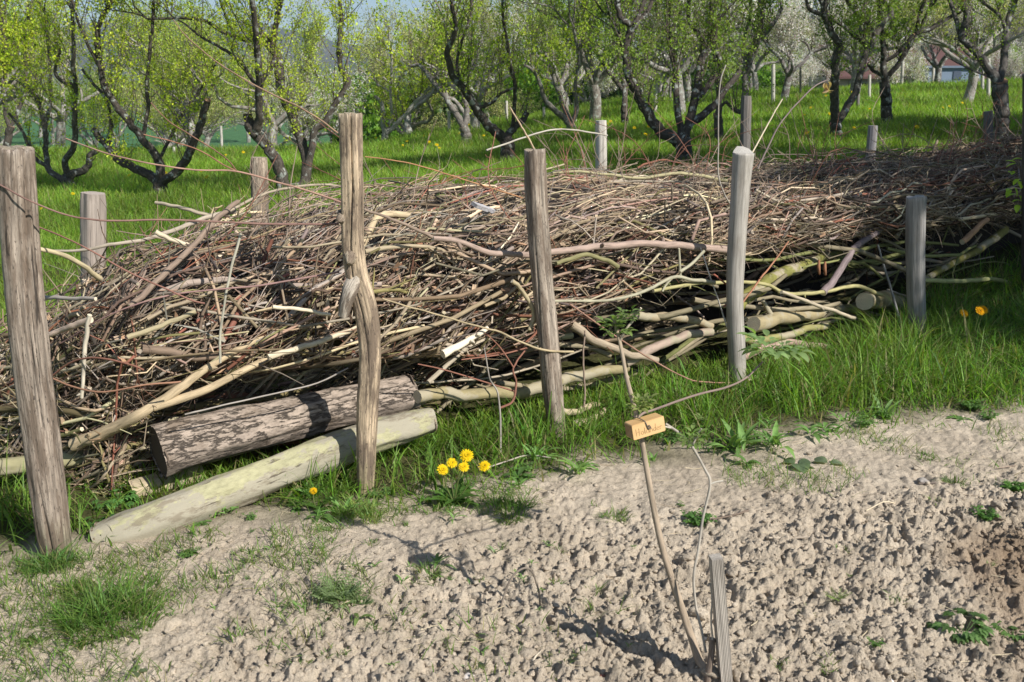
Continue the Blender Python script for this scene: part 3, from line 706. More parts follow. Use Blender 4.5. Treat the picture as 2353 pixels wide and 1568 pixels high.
BR('thick brown branch rising steeply right over the left slope of the pile', [(300,708),(356,653),(384,626),(440,567),(500,503),(545,466)], 15, 12, [.02,.08,.15,.3,.5,.7], (.24,.175,.13), buds=3)
BR('arched tan branch along the top edge of the pile left of the crooked post', [(500,503),(540,479),(590,454),(640,437),(720,425),(784,428)], 7, 5.5, [.7,.8,.9,1.1,1.2,1.2], (.34,.28,.2), cut=False)
BR('grey stick lying level at the left end of the pile', [(60,684),(96,683),(160,686),(220,688)], 10, 9, .1, GRY)
BR('short pinkish stick with a light broken tip at the left slope', [(108,772),(160,751),(208,735)], 12, 17, -.04, (.50,.38,.29))
BR('pale upright stick standing among the twigs right of the nearest post', [(206,723),(196,791),(192,850),(187,915)], 11, 8, -.08, (.56,.49,.38), buds=2)
BR('olive-tan cut stick in the middle of the left slope', [(292,776),(360,752),(450,716)], 13, 11, -.02, (.36,.30,.18))
BR('thin grey upright stick leaning over the left part of the pile', [(554,536),(528,631),(508,751),(506,835)], 6, 6, -.04, (.38,.35,.27), cut=False, buds=3)
BR('reddish bowed twig over the left slope, the upper of two', [(112,870),(168,831),(224,823),(300,838),(330,850)], 4.5, 4.5, -.1, RED, cut=False)
BR('reddish sagging twig over the left slope, the lower of two', [(112,866),(170,890),(240,901),(340,884),(416,878)], 4.5, 4, -.12, (.30,.16,.10), cut=False)
BR('thin grey wire-straight twig running just above the old grey log', [(424,953),(580,916),(720,883),(800,846)], 4, 3.5, -.12, GRY, cut=False)
BR('dark grey straight rod leaning down into the grass left of the dark grey post', [(2016,562),(2040,640),(2066,730),(2094,836)], 4.5, 6.5, [.1,0,-.15,-.3], (.26,.25,.23), cut=False)
BR('pale split piece of wood above the pale forked branch', [(626,706),(690,711),(760,724)], 9, 8, -.03, CRM)
BR('forked red-brown twig hanging in front of the dark gap above the grass', [(1150,938),(1178,922),(1186,880),(1180,845),(1210,800)], 6, 4, -.18, RED, cut=False, forks=[([(1180,845),(1150,800),(1120,770)], 4, 3, -.18), ([(1183,900),(1120,880),(1020,850),(960,837)], 4, 3, -.15), ([(1210,800),(1150,815),(1060,827)], 4, 3, -.15)])
BR('thin bare stem standing in the grass left of the split post', [(1112,800),(1126,870),(1142,900),(1150,960),(1150,1040)], 3, 5, -.3, GRY, cut=False)
BR('thin stem in the grass curving up along the right side of the split post', [(1344,760),(1340,830),(1344,900),(1342,935)], 4, 5, -.2, BRN, cut=False)
GT = 'long thin twigs sticking out of the brush pile'
TW = lambda lab, pts, a, b, off, t, **k: branch(lab, pts, a, b, off, t, cut=False, k=6, name='twig', cat='twig', group=GT, **k)
TW('long dark twig crossing the nearest post and running level to the crooked post', [(-40,412),(0,425),(60,457),(150,494),(210,505),(260,508),(400,506),(520,511),(640,516),(778,515)], 3.6, 6, [-.52,-.52,-.50,-.42,-.36,-.3,-.18,-.12,-.12,-.12], (.22,.13,.105), buds=4)
TW('red-brown twig running down right from the nearest post across the left slope', [(80,518),(140,543),(200,572),(300,628),(360,655),(440,690),(470,698)], 3.6, 4.5, -.1, (.24,.12,.09), buds=3)
TW('thin purple twig rising from the left slope towards the knot of the crooked post', [(140,790),(220,740),(300,705),(380,681),(470,668),(600,656),(780,625)], 3, 5, -.08, (.28,.17,.15))
TW('long arched twig reaching far left over the meadow from the crooked post', [(150,318),(200,337),(250,354),(350,377),(450,391),(540,393),(640,420),(720,443),(790,468)], 3.2, 5.5, [.2,.2,.22,.25,.3,.35,.4,.4,.4], (.33,.20,.15), buds=3)
TW('thin twig forking steeply up left from the long arched twig', [(346,236),(384,276),(430,306),(500,350),(526,370),(543,393)], 2.4, 3.6, .35, (.22,.12,.08))
TW('thin twig forking flatly up left from the long arched twig', [(330,309),(420,332),(470,352),(510,377),(543,393)], 2.4, 3.6, .35, (.28,.14,.09))
TW('very long tan twig rising up left to the sky from the crooked post', [(398,44),(420,75),(460,113),(520,157),(600,204),(680,243),(730,272),(776,306)], 2.2, 4.5, [.3,.3,.3,.3,.28,.25,.22,.2], (.26,.17,.11), buds=3)
TW('pale straight twig standing up from the slanted top of the pale grey post', [(1722,362),(1765,285),(1798,228)], 4, 3, .1, PALE)
TW('whitish upright shoot left of the pale grey post', [(1668,150),(1655,190),(1651,260),(1651,330),(1650,400),(1664,445),(1680,475)], 2.6, 3.8, [.1,.1,.1,.1,.1,.1,.12], (.36,.32,.27), buds=3)
TW('dark arched twig ending in a curled dry leaf in front of the forked trunk', [(1740,390),(1790,290),(1830,240),(1870,200),(1905,183)], 4.5, 3, .2, (.18,.14,.125))
TW('broken twig rising pale from behind the brown-grey split post', [(1172,246),(1184,268),(1196,288),(1212,315),(1228,345)], 3.2, 5, .3, (.50,.37,.24))
TW('grey bowed twig reaching right to the slim pale grey post', [(1118,346),(1170,328),(1230,308),(1270,298),(1320,299),(1396,312)], 4.5, 4, .9, (.42,.38,.31))
TW('long red twig sagging from the pile into the grass right of the sapling', [(1310,700),(1412,771),(1492,823),(1572,867),(1612,878),(1680,880)], 4, 3.4, -.3, (.30,.17,.12))
TW('tan twig crossing the front of the brown-grey split post', [(878,687),(986,718),(1086,747),(1146,763),(1198,787),(1254,805),(1318,809)], 4, 6, [0,-.05,-.1,-.15,-.2,-.25,-.25], (.38,.30,.18), buds=3)
TW('white thin twig hanging down in front of the pale grey post', [(1610,570),(1628,627),(1652,695),(1676,771),(1700,855),(1716,890)], 3, 3.5, [0,-.05,-.1,-.2,-.25,-.25], (.62,.57,.5))
TW('orange-brown twig rising steeply from behind the pale grey post', [(1700,705),(1740,650),(1780,600),(1812,555)], 5, 3.5, -.08, (.36,.17,.10), buds=4)
TW('small red hooked twig touching the front of the pale grey post', [(1640,630),(1664,650),(1688,665),(1688,680),(1664,705)], 4, 3.6, -.17, (.34,.12,.08), buds=2)
TW('dark twig leaning over the grass at the foot of the dark grey post', [(2086,690),(2098,720),(2116,745),(2150,770)], 5, 4, -.25, (.20,.16,.13))
TW('thin arched twig along the upper edge of the pile right of the crooked post', [(838,361),(900,368),(960,380),(1040,405),(1120,430),(1200,455)], 2.8, 4, .7, (.38,.20,.10))
TW('long olive twig across the top of the pile left of the pale grey post', [(1270,398),(1330,394),(1400,402),(1480,410),(1560,398),(1670,416)], 6, 9, 1.6, (.34,.30,.17))

# dry curled leaf and a pale board on the pile, red-brown catkins
def leafstrip(n, L, W, fold=.3, curl=.5, lob=0, tw=0):
    t = np.linspace(0, 1, n); w = W*np.sin(np.pi*t**.85)**.8
    if lob: w = w*(.45+.55*np.abs(np.sin(lob*np.pi*t)))
    a = curl*t*2; x = np.cumsum(np.cos(a))*L/n; z = -np.cumsum(np.sin(a))*L/n
    V = np.stack([np.stack([x, -w, z+fold*w], -1), np.stack([x, w*0, z], -1), np.stack([x, w, z+fold*w], -1)], 1)
    i = np.arange(n-1)[:,None]*3
    q = np.concatenate([i+np.array([0,1,4,3]), i+np.array([1,2,5,4])])
    return V.reshape(-1,3), q
def basis(d, up=(0,0,1), roll=0):
    d = np.asarray(d, float)/np.linalg.norm(d); s = np.cross(up, d)
    if np.linalg.norm(s) < 1e-3: s = np.array([1.,0,0])
    s /= np.linalg.norm(s); u = np.cross(d, s)
    c, n = math.cos(roll), math.sin(roll); s, u = s*c+u*n, u*c-s*n
    return np.stack([d, s, u], 0)
def add_leaf(acc, p, d, L, W, tint, fold=.3, curl=.4, lob=0, n=9, roll=0):
    v, q = leafstrip(n, L, W, fold, curl, lob); acc.add(v@basis(d, roll=roll)+np.asarray(p), q=q, c=np.asarray(tint))
A = Acc(); p = FPt(1900, 186, .2)
for a, l in ((-1.4,.14),(-2.2,.11),(-.6,.09),(-1.8,.12)): add_leaf(A, p, (math.cos(a), rng.uniform(-.3,.3), math.sin(a)), l*.9, .016, (.50,.36,.22), .8, 1.1)
tag(A.build('dry_leaf', M_leaf), 'curled dry leaf hanging from the tip of the dark arched twig', 'leaf')
for lab, (x, y), off, L, W, c, rz, tl in (('pale grey flat board lying on top of the pile between the two grey posts', (1822,484), 1.25, .34, .07, (.50,.48,.45), .25, .12),
                              ('mossy triangular board end lying on top of the pile, left of the pale grey post', (1488,430), 1.9, .50, .07, (.42,.33,.24), -.45, .1),
                              ('small grey wedge of wood near the top of the pile left of the split post', (1112,478), .55, .14, .05, (.42,.40,.40), .8, .3),
                              ('flat reddish plank lying on top of the pile right of the split post', (1400,470), 1.3, .50, .06, (.36,.20,.16), .05, .08)):
    p = FPt(x, y, off); A = Acc()
    n = 12; xs_ = np.linspace(-L/2, L/2, n); wv = W/2*(1-.5*np.linspace(0,1,n)**2)+.004*rng.normal(0,1,n)
    top = np.stack([np.stack([xs_, -wv, 0*xs_+.009], -1), np.stack([xs_, wv, 0*xs_+.009], -1), np.stack([xs_, wv, 0*xs_-.009], -1), np.stack([xs_, -wv, 0*xs_-.009], -1)], 1)
    i = np.arange(n-1)[:,None]*4; q = np.concatenate([i+np.array([a, (a+1)%4, 4+(a+1)%4, 4+a]) for a in range(4)])
    q = np.vstack([q, [[3,2,1,0]], [[4*n-4,4*n-3,4*n-2,4*n-1]]])
    A.add(top.reshape(-1,3), q=q, c=c, u=top.reshape(-1,3)[:,[1,2,0]])
    o = A.build('board', M_greypost, smooth=False); o.location = p; o.rotation_euler = (.35, tl, rz)
    tag(o, lab, 'board', 'boards on the brush pile')
A = Acc()
for x, y, y1 in ((1882,598,630),(1896,602,632)): 
    tube(A, [FPt(x, y, -.12), FPt(x-1, (y+y1)/2, -.13), FPt(x+1, y1, -.12)], [.007,.011,.006], k=8, tint=(.28,.13,.07))
tag(A.build('catkin_pair', M_stick), 'two brown catkins hanging side by side left of the purple branch', 'catkins')

# ------------------------------------------------------------------ the mass of brushwood
PAL = np.array([TAN, PALE, GRY, BRN, RED, (.34,.27,.18), (.30,.25,.19), OLV, PNK, (.46,.38,.27), DRK, CRM])
PW_hi = np.array([.13,.03,.19,.18,.08,.13,.11,.03,.05,.03,.07,.012]); PW_hi /= PW_hi.sum()
PW_lo = np.array([.10,.03,.05,.10,.05,.12,.08,.27,.03,.03,.10,.02]); PW_lo /= PW_lo.sum()
def pile_stick(kind):
    s0 = (rng.random()**1.0)*SMAX*.93+.12
    if kind == 'front':
        z = rng.random()**.9; lowest = .04+(gaptop(s0)-.06)*gap(s0)*(rng.random() < .96)
        t0 = .012+.10*z**2+rng.random()**2*.10; H = float(np.interp(s0, SL, HS))
        zz = lowest + (H*.95-lowest)*z
        zz = min(zz, float(surf(s0, t0+.02))+.03)
    else:
        t0 = .05+.9*rng.random(); zz = float(surf(s0, t0)) - abs(rng.normal(0, .05))
    L = float(np.clip(rng.lognormal(-.50, .55), .15, 2.0))
    leftness = 1-sstep(2.2, 4.2, s0)
    yaw = rng.normal(0, .42 if kind == 'top' else .30); pit = rng.normal(.12*leftness+.40*leftness, .22+.18*leftness)
    if rng.random() < .10: pit = rng.normal(0, .9)
    if rng.random() < .10: yaw = rng.normal(0, 1.1)
    return s0, t0, zz, L, yaw, pit
def build_stick(acc, p, r0, tint, side=True, k=5, free=False):
    s0, t0, zz, L, yaw, pit = p; n = 8
    u = np.linspace(-.5, .5, n); c1, c2 = rng.normal(0, .10, 2)*L
    al = u*L*math.cos(pit); s = np.clip(s0 + al*math.cos(yaw), 0.02, SMAX-.02)
    bw = float(np.interp(s0, SL, BW))
    ac = u*L*math.sin(yaw)/bw*math.cos(pit) + c1*(u*u*4-1)/bw
    z = zz + u*L*math.sin(pit) + c2*(1-u*u*4)*.8 + .005*rng.normal(0,1,n); z = np.maximum(z, .012)
    t = np.clip(t0+ac, -.015, 1.03); t = np.maximum(t, (0 if free else tmin(s, z))+rng.random()*.02)
    lim = surf(s, t+.02)+rng.uniform(-.03, .09); z = np.minimum(z, lim)
    xy = MST(s, t); base = T(xy[:,0], xy[:,1])
    # heights of the pile are heights above the flat foot of the camera side; lift a little where the land rises
    z = np.maximum(z, base+.01)
    pts = np.column_stack([xy, z]); pts += rng.normal(0, r0*.35, (n,3))
    r = r0*np.linspace(1, rng.uniform(.35, .9), n)
    if rng.random() < .5: r = r[::-1]
    tube(acc, pts, r, k=k, tint=tint, cap=(np.array(CRM)*rng.uniform(.7,1.1) if rng.random() < .55 else tint), rs=rng.integers(1, 90))
    if side and r0 > .0022:
        for _ in range(rng.integers(0, 6)):
            q_ = pts[rng.integers(1, n-1)]; d = (pts[-1]-pts[0])/(np.linalg.norm(pts[-1]-pts[0])+1e-6)+rng.normal(0, .55, 3); d /= np.linalg.norm(d)
            l = rng.uniform(.05, .28); b = rng.normal(0, .12, 3)*l
            tube(acc, [q_, q_+d*l*.5+b, q_+d*l], [r0*.5, r0*.38, r0*.2], k=4, tint=np.array(tint)*rng.uniform(.7, 1.1), capend=False, capstart=False)
    return pts
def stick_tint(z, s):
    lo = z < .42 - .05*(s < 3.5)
    c = PAL[rng.choice(12, p=PW_lo if lo else PW_hi)]*[1.0,.935,.87]*rng.uniform(.34, 1.34)*(1-.25*sstep(6,8,s))*(1+rng.normal(0, .04, 3))  # sticks darkened towards the right end, painting the shade that lies there
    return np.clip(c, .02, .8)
# 230 larger single branches
def zone(s):
    for a, n in ((2.6,'left of the crooked post'),(3.6,'right of the crooked post'),(4.8,'right of the split post'),(6.6,'right of the pale grey post'),(99,'at its right end')):
        if s < a: return n
for i in range(185):
    p = pile_stick('front' if i % 4 else 'top'); p = (p[0], p[1], p[2], max(p[3], .5)*1.1, p[4], p[5])
    r0 = rng.uniform(.006, .011) if rng.random() < .75 else rng.uniform(.011, .019)
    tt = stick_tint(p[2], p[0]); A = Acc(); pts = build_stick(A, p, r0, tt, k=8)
    c = 'reddish' if tt[0] > 1.75*tt[1] else ('greenish' if tt[1] > .92*tt[0] else ('pale' if tt.mean() > .36 else ('dark' if tt.mean() < .17 else 'brown-grey')))
    hh = 'near the top' if p[2] > .62 else ('low down' if p[2] < .3 else 'at mid height')
    tag(A.build('branch', M_stick, origin=pts[0]), f'{c} stick {hh} of the pile, {zone(p[0])}', 'branch', f'{c} sticks {hh} {zone(p[0])}')
for i in range(44):                                             # mossy poles in the open gap under the heap
    s0 = rng.uniform(3.0, 8.0); z0 = rng.uniform(.05, float(gaptop(s0))+.04); A = Acc(); tt = np.array([GRN, (.19,.16,.10), (.24,.20,.13), (.31,.26,.19)][rng.integers(4)])*rng.uniform(.8,1.25)
    pts = build_stick(A, (s0, .02+.10*rng.random(), z0, rng.uniform(.7,1.6), rng.normal(0,.16), rng.normal(0,.10)), rng.uniform(.006,.017), tt, k=10, free=True)
    tag(A.build('branch', M_stick, origin=pts[0]), 'mossy olive pole in the dark gap under the pile, '+zone(s0), 'branch', 'mossy poles in the gap, '+zone(s0))
A = Acc()
for kind, cnt, ra, rb in (('front', 3500, .0021, .0095), ('top', 2500, .0021, .0085), ('front', 650, .006, .0125)):
    for i in range(cnt):
        p = pile_stick(kind)
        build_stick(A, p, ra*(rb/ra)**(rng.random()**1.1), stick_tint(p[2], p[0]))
# deeper, thicker wood behind the surface
for i in range(520):
    s0 = rng.random()*SMAX*.95; t0 = rng.uniform(.13, .30); H = float(np.interp(s0, SL, HS))
    if gap(s0) > .5: t0 += .1
    p = (s0, t0, rng.uniform(.03, H*.7), rng.uniform(.6, 1.8), rng.normal(0, .2), rng.normal(0, .1))
    build_stick(A, p, rng.uniform(.009, .028), stick_tint(.1, 0)*.8, side=False, k=8)
# fine debris inside: chips, bark and dry leaves
for i in range(5200):
    s0 = rng.random()*SMAX*.96
    if rng.random() < .45: t0 = .05+.85*rng.random(); z = float(surf(s0, t0))-rng.uniform(.0, .06)
    else: z = .04+rng.random()*.85*float(np.interp(s0, SL, HS)); t0 = float(tmin(s0, z))+rng.random()*.07; z = z if gap(s0) < .5 or z > gaptop(s0) else gaptop(s0)+.1; z = min(z, float(surf(s0, t0+.03)))
    xy = MST(s0, np.array(t0)); pt = np.r_[np.ravel(xy), max(z, float(T(*np.ravel(xy)))+.01)]
    B = rng.normal(0, 1, (2,3)); B /= np.linalg.norm(B, axis=1)[:,None]; L, W = rng.uniform(.008, .030), rng.uniform(.004, .012)
    v = np.array([pt-B[0]*L-B[1]*W, pt+B[0]*L*.8-B[1]*W*.7, pt+B[0]*L+B[1]*W, pt-B[0]*L*.7+B[1]*W*.9])
    A.add(v, q=[[0,1,2,3]], c=np.array([(.50,.36,.24),(.36,.22,.13),(.55,.45,.33),(.22,.14,.09)][rng.integers(4)])*rng.uniform(.6,1.2))
# near-black filler sheet behind the sticks, painting the shade inside the heap
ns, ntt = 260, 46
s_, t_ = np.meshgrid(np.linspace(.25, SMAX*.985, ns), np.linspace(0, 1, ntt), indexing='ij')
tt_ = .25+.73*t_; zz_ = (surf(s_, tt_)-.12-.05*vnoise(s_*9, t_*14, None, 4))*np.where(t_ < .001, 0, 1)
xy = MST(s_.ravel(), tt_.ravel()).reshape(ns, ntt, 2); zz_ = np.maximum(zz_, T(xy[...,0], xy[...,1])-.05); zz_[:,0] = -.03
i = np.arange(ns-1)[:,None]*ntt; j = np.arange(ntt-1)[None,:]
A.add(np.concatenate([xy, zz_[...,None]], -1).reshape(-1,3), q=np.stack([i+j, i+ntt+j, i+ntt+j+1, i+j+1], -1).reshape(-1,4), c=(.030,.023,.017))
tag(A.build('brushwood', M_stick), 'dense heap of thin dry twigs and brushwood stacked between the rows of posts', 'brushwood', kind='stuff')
# loose shoots standing out of the top of the pile
for i in range(170):
    s0 = rng.uniform(1.9, SMAX*.9); t0 = rng.uniform(.15, .8); z0 = float(surf(s0, t0))-.05; xy = np.ravel(MST(s0, np.array(t0)))
    z0 = max(z0, float(T(*xy))); a = rng.normal(0, 1.0); el = rng.uniform(.05, 1.15); L = rng.uniform(.25, .85)
    d = np.array([math.sin(a)*math.cos(el), math.cos(a)*math.cos(el)*.4, math.sin(el)]); d[0] = abs(d[0])*rng.choice([-1,1])
    b = np.cross(d, rng.normal(0,1,3))*.18*L; pts = smooth_path([np.r_[xy,z0], np.r_[xy,z0]+d*L*.5+b, np.r_[xy,z0]+d*L+b*.2], 9)
    red = rng.random() < .5; tt = np.array(RED if red else BRN)*rng.uniform(.8, 1.3)
    A = Acc(); tube(A, pts, np.linspace(.0042, .0018, 9), k=5, tint=tt)
    for _ in range(rng.integers(1, 5)):
        q_ = pts[rng.integers(2, 7)]; dd = d+rng.normal(0, .6, 3); l = rng.uniform(.05, .2)
        tube(A, [q_, q_+dd*l*.5, q_+dd*l+rng.normal(0,.01,3)], [.002,.0017,.0011], k=4, tint=tt)
    tag(A.build('twig', M_stick, origin=pts[0]), ('red' if red else 'brown')+' thin shoot standing out of the pile top, '+zone(s0), 'twig', ('red' if red else 'brown')+' loose shoots '+zone(s0))

# ------------------------------------------------------------------ elder sapling, its sign, the stake
def stem(acc, pts, Ys, w0, w1, tint, k=10, cap=None, rs=1):
    Ys = np.broadcast_to(np.asarray(Ys, float), (len(pts),))
    W = [(*P(x, y, Y), rad(w0+(w1-w0)*i/(len(pts)-1), Y, y)) for i, ((x, y), Y) in enumerate(zip(pts, Ys))]
    w = smooth_path(W, 5*len(pts)); tube(acc, w[:,:3], w[:,3], k=k, tint=tint, cap=cap, rs=rs, rough=.05)
    return w
SB = np.array([*P(1624, 1558, 2.47)]); SB[2] = .02
sap = empty('elder_sapling', SB, 'young bare elder sapling with a few opening leaf tufts, carrying the small wooden sign', 'sapling')
ST = (.34,.265,.19)
A = Acc(); stem(A, [(1614,1600),(1618,1540),(1607,1520),(1588,1463),(1568,1403),(1544,1331),(1520,1251),(1498,1147),(1484,1067),(1472,999),(1456,930),(1440,868),(1425,790),(1407,722)], np.linspace(2.46, 2.74, 14), 22, 7.5, ST, rs=5, cap=CRM)
for q_ in ((1498,1147,2.61),(1544,1331,2.55),(1464,960,2.68),(1440,868,2.70)):
    p = P(*q_); tube(A, [p-np.array([0,0,.006]), p, p+np.array([0,0,.006])], [.006,.0085,.006], k=8, tint=ST)
A.build('stem', M_stick, parent=sap, origin=SB)
A = Acc(); stem(A, [(1622,1600),(1628,1550),(1634,1510),(1637,1468)], 2.44, 17, 15, (.20,.155,.12), cap=(.3,.25,.2)); A.build('stump', M_stick, parent=sap, origin=SB)
A = Acc(); stem(A, [(1622,1500),(1612,1448),(1600,1399),(1594,1327),(1604,1267),(1616,1187),(1632,1113),(1620,1079),(1588,1023),(1560,995),(1530,975)], np.linspace(2.46, 2.66, 11), 6, 6.5, (.38,.335,.275), k=8)
stem(A, [(1590,1030),(1597,1010),(1612,985)], 2.62, 5.5, 5, (.38,.335,.275), k=8); stem(A, [(1632,1113),(1645,1108),(1662,1105)], 2.58, 5, 4, (.5,.45,.37), k=6)
stem(A, [(1560,995),(1545,985),(1528,981)], 2.65, 5, 4, (.5,.45,.37), k=6)
stem(A, [(1640,1490),(1634,1430),(1636,1380),(1632,1340)], [2.44,2.43,2.42,2.42], 5, 3, (.45,.4,.33), k=6)
A.build('side_shoot', M_stick, parent=sap, origin=SB)
A = Acc(); stem(A, [(1464,962),(1478,950),(1500,943),(1560,921),(1610,905),(1670,890),(1715,868),(1752,832)], np.linspace(2.68, 2.9, 8), 6.5, 4.5, (.24,.175,.145), k=8, rs=9); A.build('side_branch', M_stick, parent=sap, origin=SB)
A = Acc(); stem(A, [(1424,784),(1440,755),(1456,735),(1473,708)], [2.72,2.71,2.71,2.70], 6, 5.5, (.42,.35,.27), k=8, cap=CRM); A.build('side_branch', M_stick, parent=sap, origin=SB)
def leaf_tuft(p, n, L, tint, spread=1.2, up=.4):
    A = Acc()
    for i in range(n):
        a = i*2.4+rng.uniform(-.4,.4); e = rng.uniform(-.4, 1)*spread*.6+up
        d = np.array([math.cos(a)*math.cos(e), math.sin(a)*math.cos(e), math.sin(e)]); l = L*rng.uniform(.55, 1.1)
        st = p+d*l*.15
        tube(A, [p, st, st+d*l*.5], [.0008,.0007,.0005], k=4, tint=np.array(tint)*.9)
        for f, s in ((.25,1),(.25,-1),(.5,1),(.5,-1),(.62,0)):          # pinnate leaflets
            side = np.cross(d, (0,0,1)); side /= np.linalg.norm(side)+1e-6
            dd = d*(.55 if s else 1)+side*s*.8+np.array([0,0,rng.uniform(-.1,.3)])
            add_leaf(A, st+d*l*f, dd, l*.62, l*.14, np.array(tint)*rng.uniform(.9,1.4), .4, .35, n=7)
    return A.build('leaves', M_leaf, parent=sap, origin=SB)
LT = (.17,.24,.075)
leaf_tuft(P(1413,768,2.70), 9, .056, LT); leaf_tuft(P(1441,738,2.70), 8, .048, LT); leaf_tuft(P(1420,757,2.73), 4, .03, LT)
leaf_tuft(P(1772,812,2.92), 12, .10, (.20,.29,.11), 1.0, .2); leaf_tuft(P(1470,938,2.66), 9, .046, (.22,.26,.09)); leaf_tuft(P(1452,946,2.7), 4, .024, LT)
leaf_tuft(P(1586,1020,2.60), 8, .045, LT); leaf_tuft(P(1617,970,2.62), 5, .026, LT); leaf_tuft(P(1683,893,2.86), 3, .02, LT)

# wooden sign
sc_ = P(1482, 980, 2.615); yaw, roll = math.radians(22), math.radians(-9)
sign = empty('plant_sign', sc_, 'small pale pine block with handwriting, hung on the elder sapling with wire', 'plant sign')
sign.rotation_euler = (math.radians(-4), roll, yaw)
W_, H_, D_ = .102, .0435, .044
def rounded_box(acc, w, h, d, r, tint, n=4):
    pr = []
    for cx_, cz_, a0 in ((w/2-r, h/2-r, 0), (-w/2+r, h/2-r, 90), (-w/2+r, -h/2+r, 180), (w/2-r, -h/2+r, 270)):
        for i_ in range(n+1): a = math.radians(a0+90*i_/n); pr.append((cx_+r*math.cos(a), cz_+r*math.sin(a)))
    pr = np.array(pr); m = len(pr); rings = []
    for y_, s_ in ((-d/2, .985), (-d/2+r*.4, 1), (d/2-r*.4, 1), (d/2, .985)):
        rings.append(np.column_stack([pr[:,0]*s_, np.full(m, y_), pr[:,1]*s_]))
    V = np.vstack(rings+[[[0,-d/2,0]], [[0,d/2,0]]]); j = np.arange(m); j2 = (j+1) % m; q = []; t = []
    for b in range(3): q.append(np.stack([b*m+j, b*m+j2, (b+1)*m+j2, (b+1)*m+j], -1))
    t.append(np.stack([j2, j, j*0+4*m], -1)); t.append(np.stack([3*m+j, 3*m+j2, j*0+4*m+1], -1))
    acc.add(V, q=np.vstack(q), t=np.vstack(t), c=tint)
A = Acc(); rounded_box(A, W_, H_, D_, .004, (.62,.40,.19)); A.build('block', M_sign, parent=sign, smooth=False)
A = Acc(); xe = -W_/2-.0006                                    # end grain of the left end, its shade painted in as darker brown
g_ = np.linspace(-1,1,9); ye, ze = np.meshgrid(g_*(D_/2-.0022), g_*(H_/2-.0042), indexing='ij'); v = np.stack([ye*0+xe, ye, ze], -1).reshape(-1,3)
i = np.arange(8)[:,None]*9; j = np.arange(8)[None,:]
A.add(v, q=np.stack([i+j, i+j+1, i+10+j, i+9+j], -1).reshape(-1,4), c=(.36,.22,.12)); A.build('shaded_end_grain', M_sign, parent=sign, smooth=False)
LET = {'H':([[(0,0),(0,1)],[(0,.5),(.45,.52)],[(.45,0),(.45,1)]],.72), 'o':([[(.3,.05),(.05,.2),(.1,.45),(.3,.5),(.42,.3),(.3,.05)]],.55), 'l':([[(.1,0),(.08,.5),(.2,.95),(.12,.9),(.15,.05)]],.36),
       'u':([[(.02,.48),(.05,.1),(.25,.05),(.38,.2),(.4,.48)],[(.4,.4),(.45,.02)]],.58), 'n':([[(.02,.02),(.04,.46)],[(.04,.35),(.2,.5),(.35,.4),(.38,.02)]],.52),
       'd':([[(.35,.4),(.15,.45),(.05,.2),(.2,.03),(.36,.2)],[(.4,.98),(.38,.02)]],.55), 'e':([[(.05,.25),(.35,.3),(.3,.47),(.1,.42),(.06,.12),(.25,.02),(.4,.1)]],.5), 'r':([[(.05,.02),(.06,.45)],[(.06,.32),(.2,.47),(.35,.44)]],.4)}
A = Acc(); x = -.040; S_ = .0205
for ch in 'Holunder':
    st_, adv = LET[ch]
    for k_ in st_:
        pp = np.array([(x+a*S_, -D_/2-.0005, -.013+b*S_*1.05) for a, b in k_]); pp = smooth_path(pp, 8) if len(pp) > 2 else pp
        tube(A, pp, .00045, k=5, tint=(.36,.22,.10))
    x += adv*S_*.94
A.build('lettering', M_plain, parent=sign)
A = Acc()
tube(A, smooth_path([(-.003,-D_/2-.002,-.001),(-.006,-D_/2-.002,.012),(-.009,-D_/2+.001,.0225),(-.012,0,.026),(-.02,.015,.03),(-.028,.02,.034)], 16), .0014, k=6, tint=(.12,.10,.085))
tube(A, smooth_path([(.004,-D_/2-.003,.004),(.0,-D_/2-.004,.01),(-.004,-D_/2-.002,.004),(.001,-D_/2-.004,-.001),(.006,-D_/2-.003,.003)], 14), .0014, k=6, tint=(.12,.10,.085))
A.build('wire', M_plain, parent=sign)

# grooved stake
A = Acc(); w = .031; d = .034; prof = []
ng = 7
for i_ in range(ng*4+1):
    u = i_/(ng*4); prof.append((-w/2+w*u, -d/2+(.0011 if (i_ % 4) in (1,2) and 0 < i_ < ng*4 else 0)))
prof += [(w/2, d/2), (-w/2, d/2)]; prof = np.array(prof); m = len(prof)
top = P(1645, 1280, 2.42); bot = P(1670, 1600, 2.44); ax_ = (bot-top)/np.linalg.norm(bot-top); Lk = .62
yw = math.radians(6); X_ = np.array([math.cos(yw), math.sin(yw), 0]); X_ -= ax_*X_.dot(ax_); X_ /= np.linalg.norm(X_); Y_ = np.cross(ax_, X_)*-1
if Y_[1] < 0: Y_ = -Y_
rings = [top+ax_*Lk*t+(X_[None]*prof[:,:1]+Y_[None]*prof[:,1:])*(.97 if t == 0 else 1) for t in (0, .006, .3, 1)]
V = np.vstack(rings+[top[None]]); j = np.arange(m); j2 = (j+1) % m
U3 = np.vstack([np.column_stack([prof, np.full(m, t*Lk)]) for t in (0, .006, .3, 1)]+[[[0,0,0]]])
A.add(V, q=np.vstack([np.stack([b*m+j, b*m+j2, (b+1)*m+j2, (b+1)*m+j], -1) for b in range(3)]), t=np.stack([j2, j, j*0+4*m], -1), c=(.40,.355,.30), u=U3)
b_ = top+ax_*(top[2]/-ax_[2]); tag(A.build('stake', M_greypost, smooth=False, origin=b_), 'short square grooved wooden stake at the bottom edge, right of the sapling foot', 'stake')

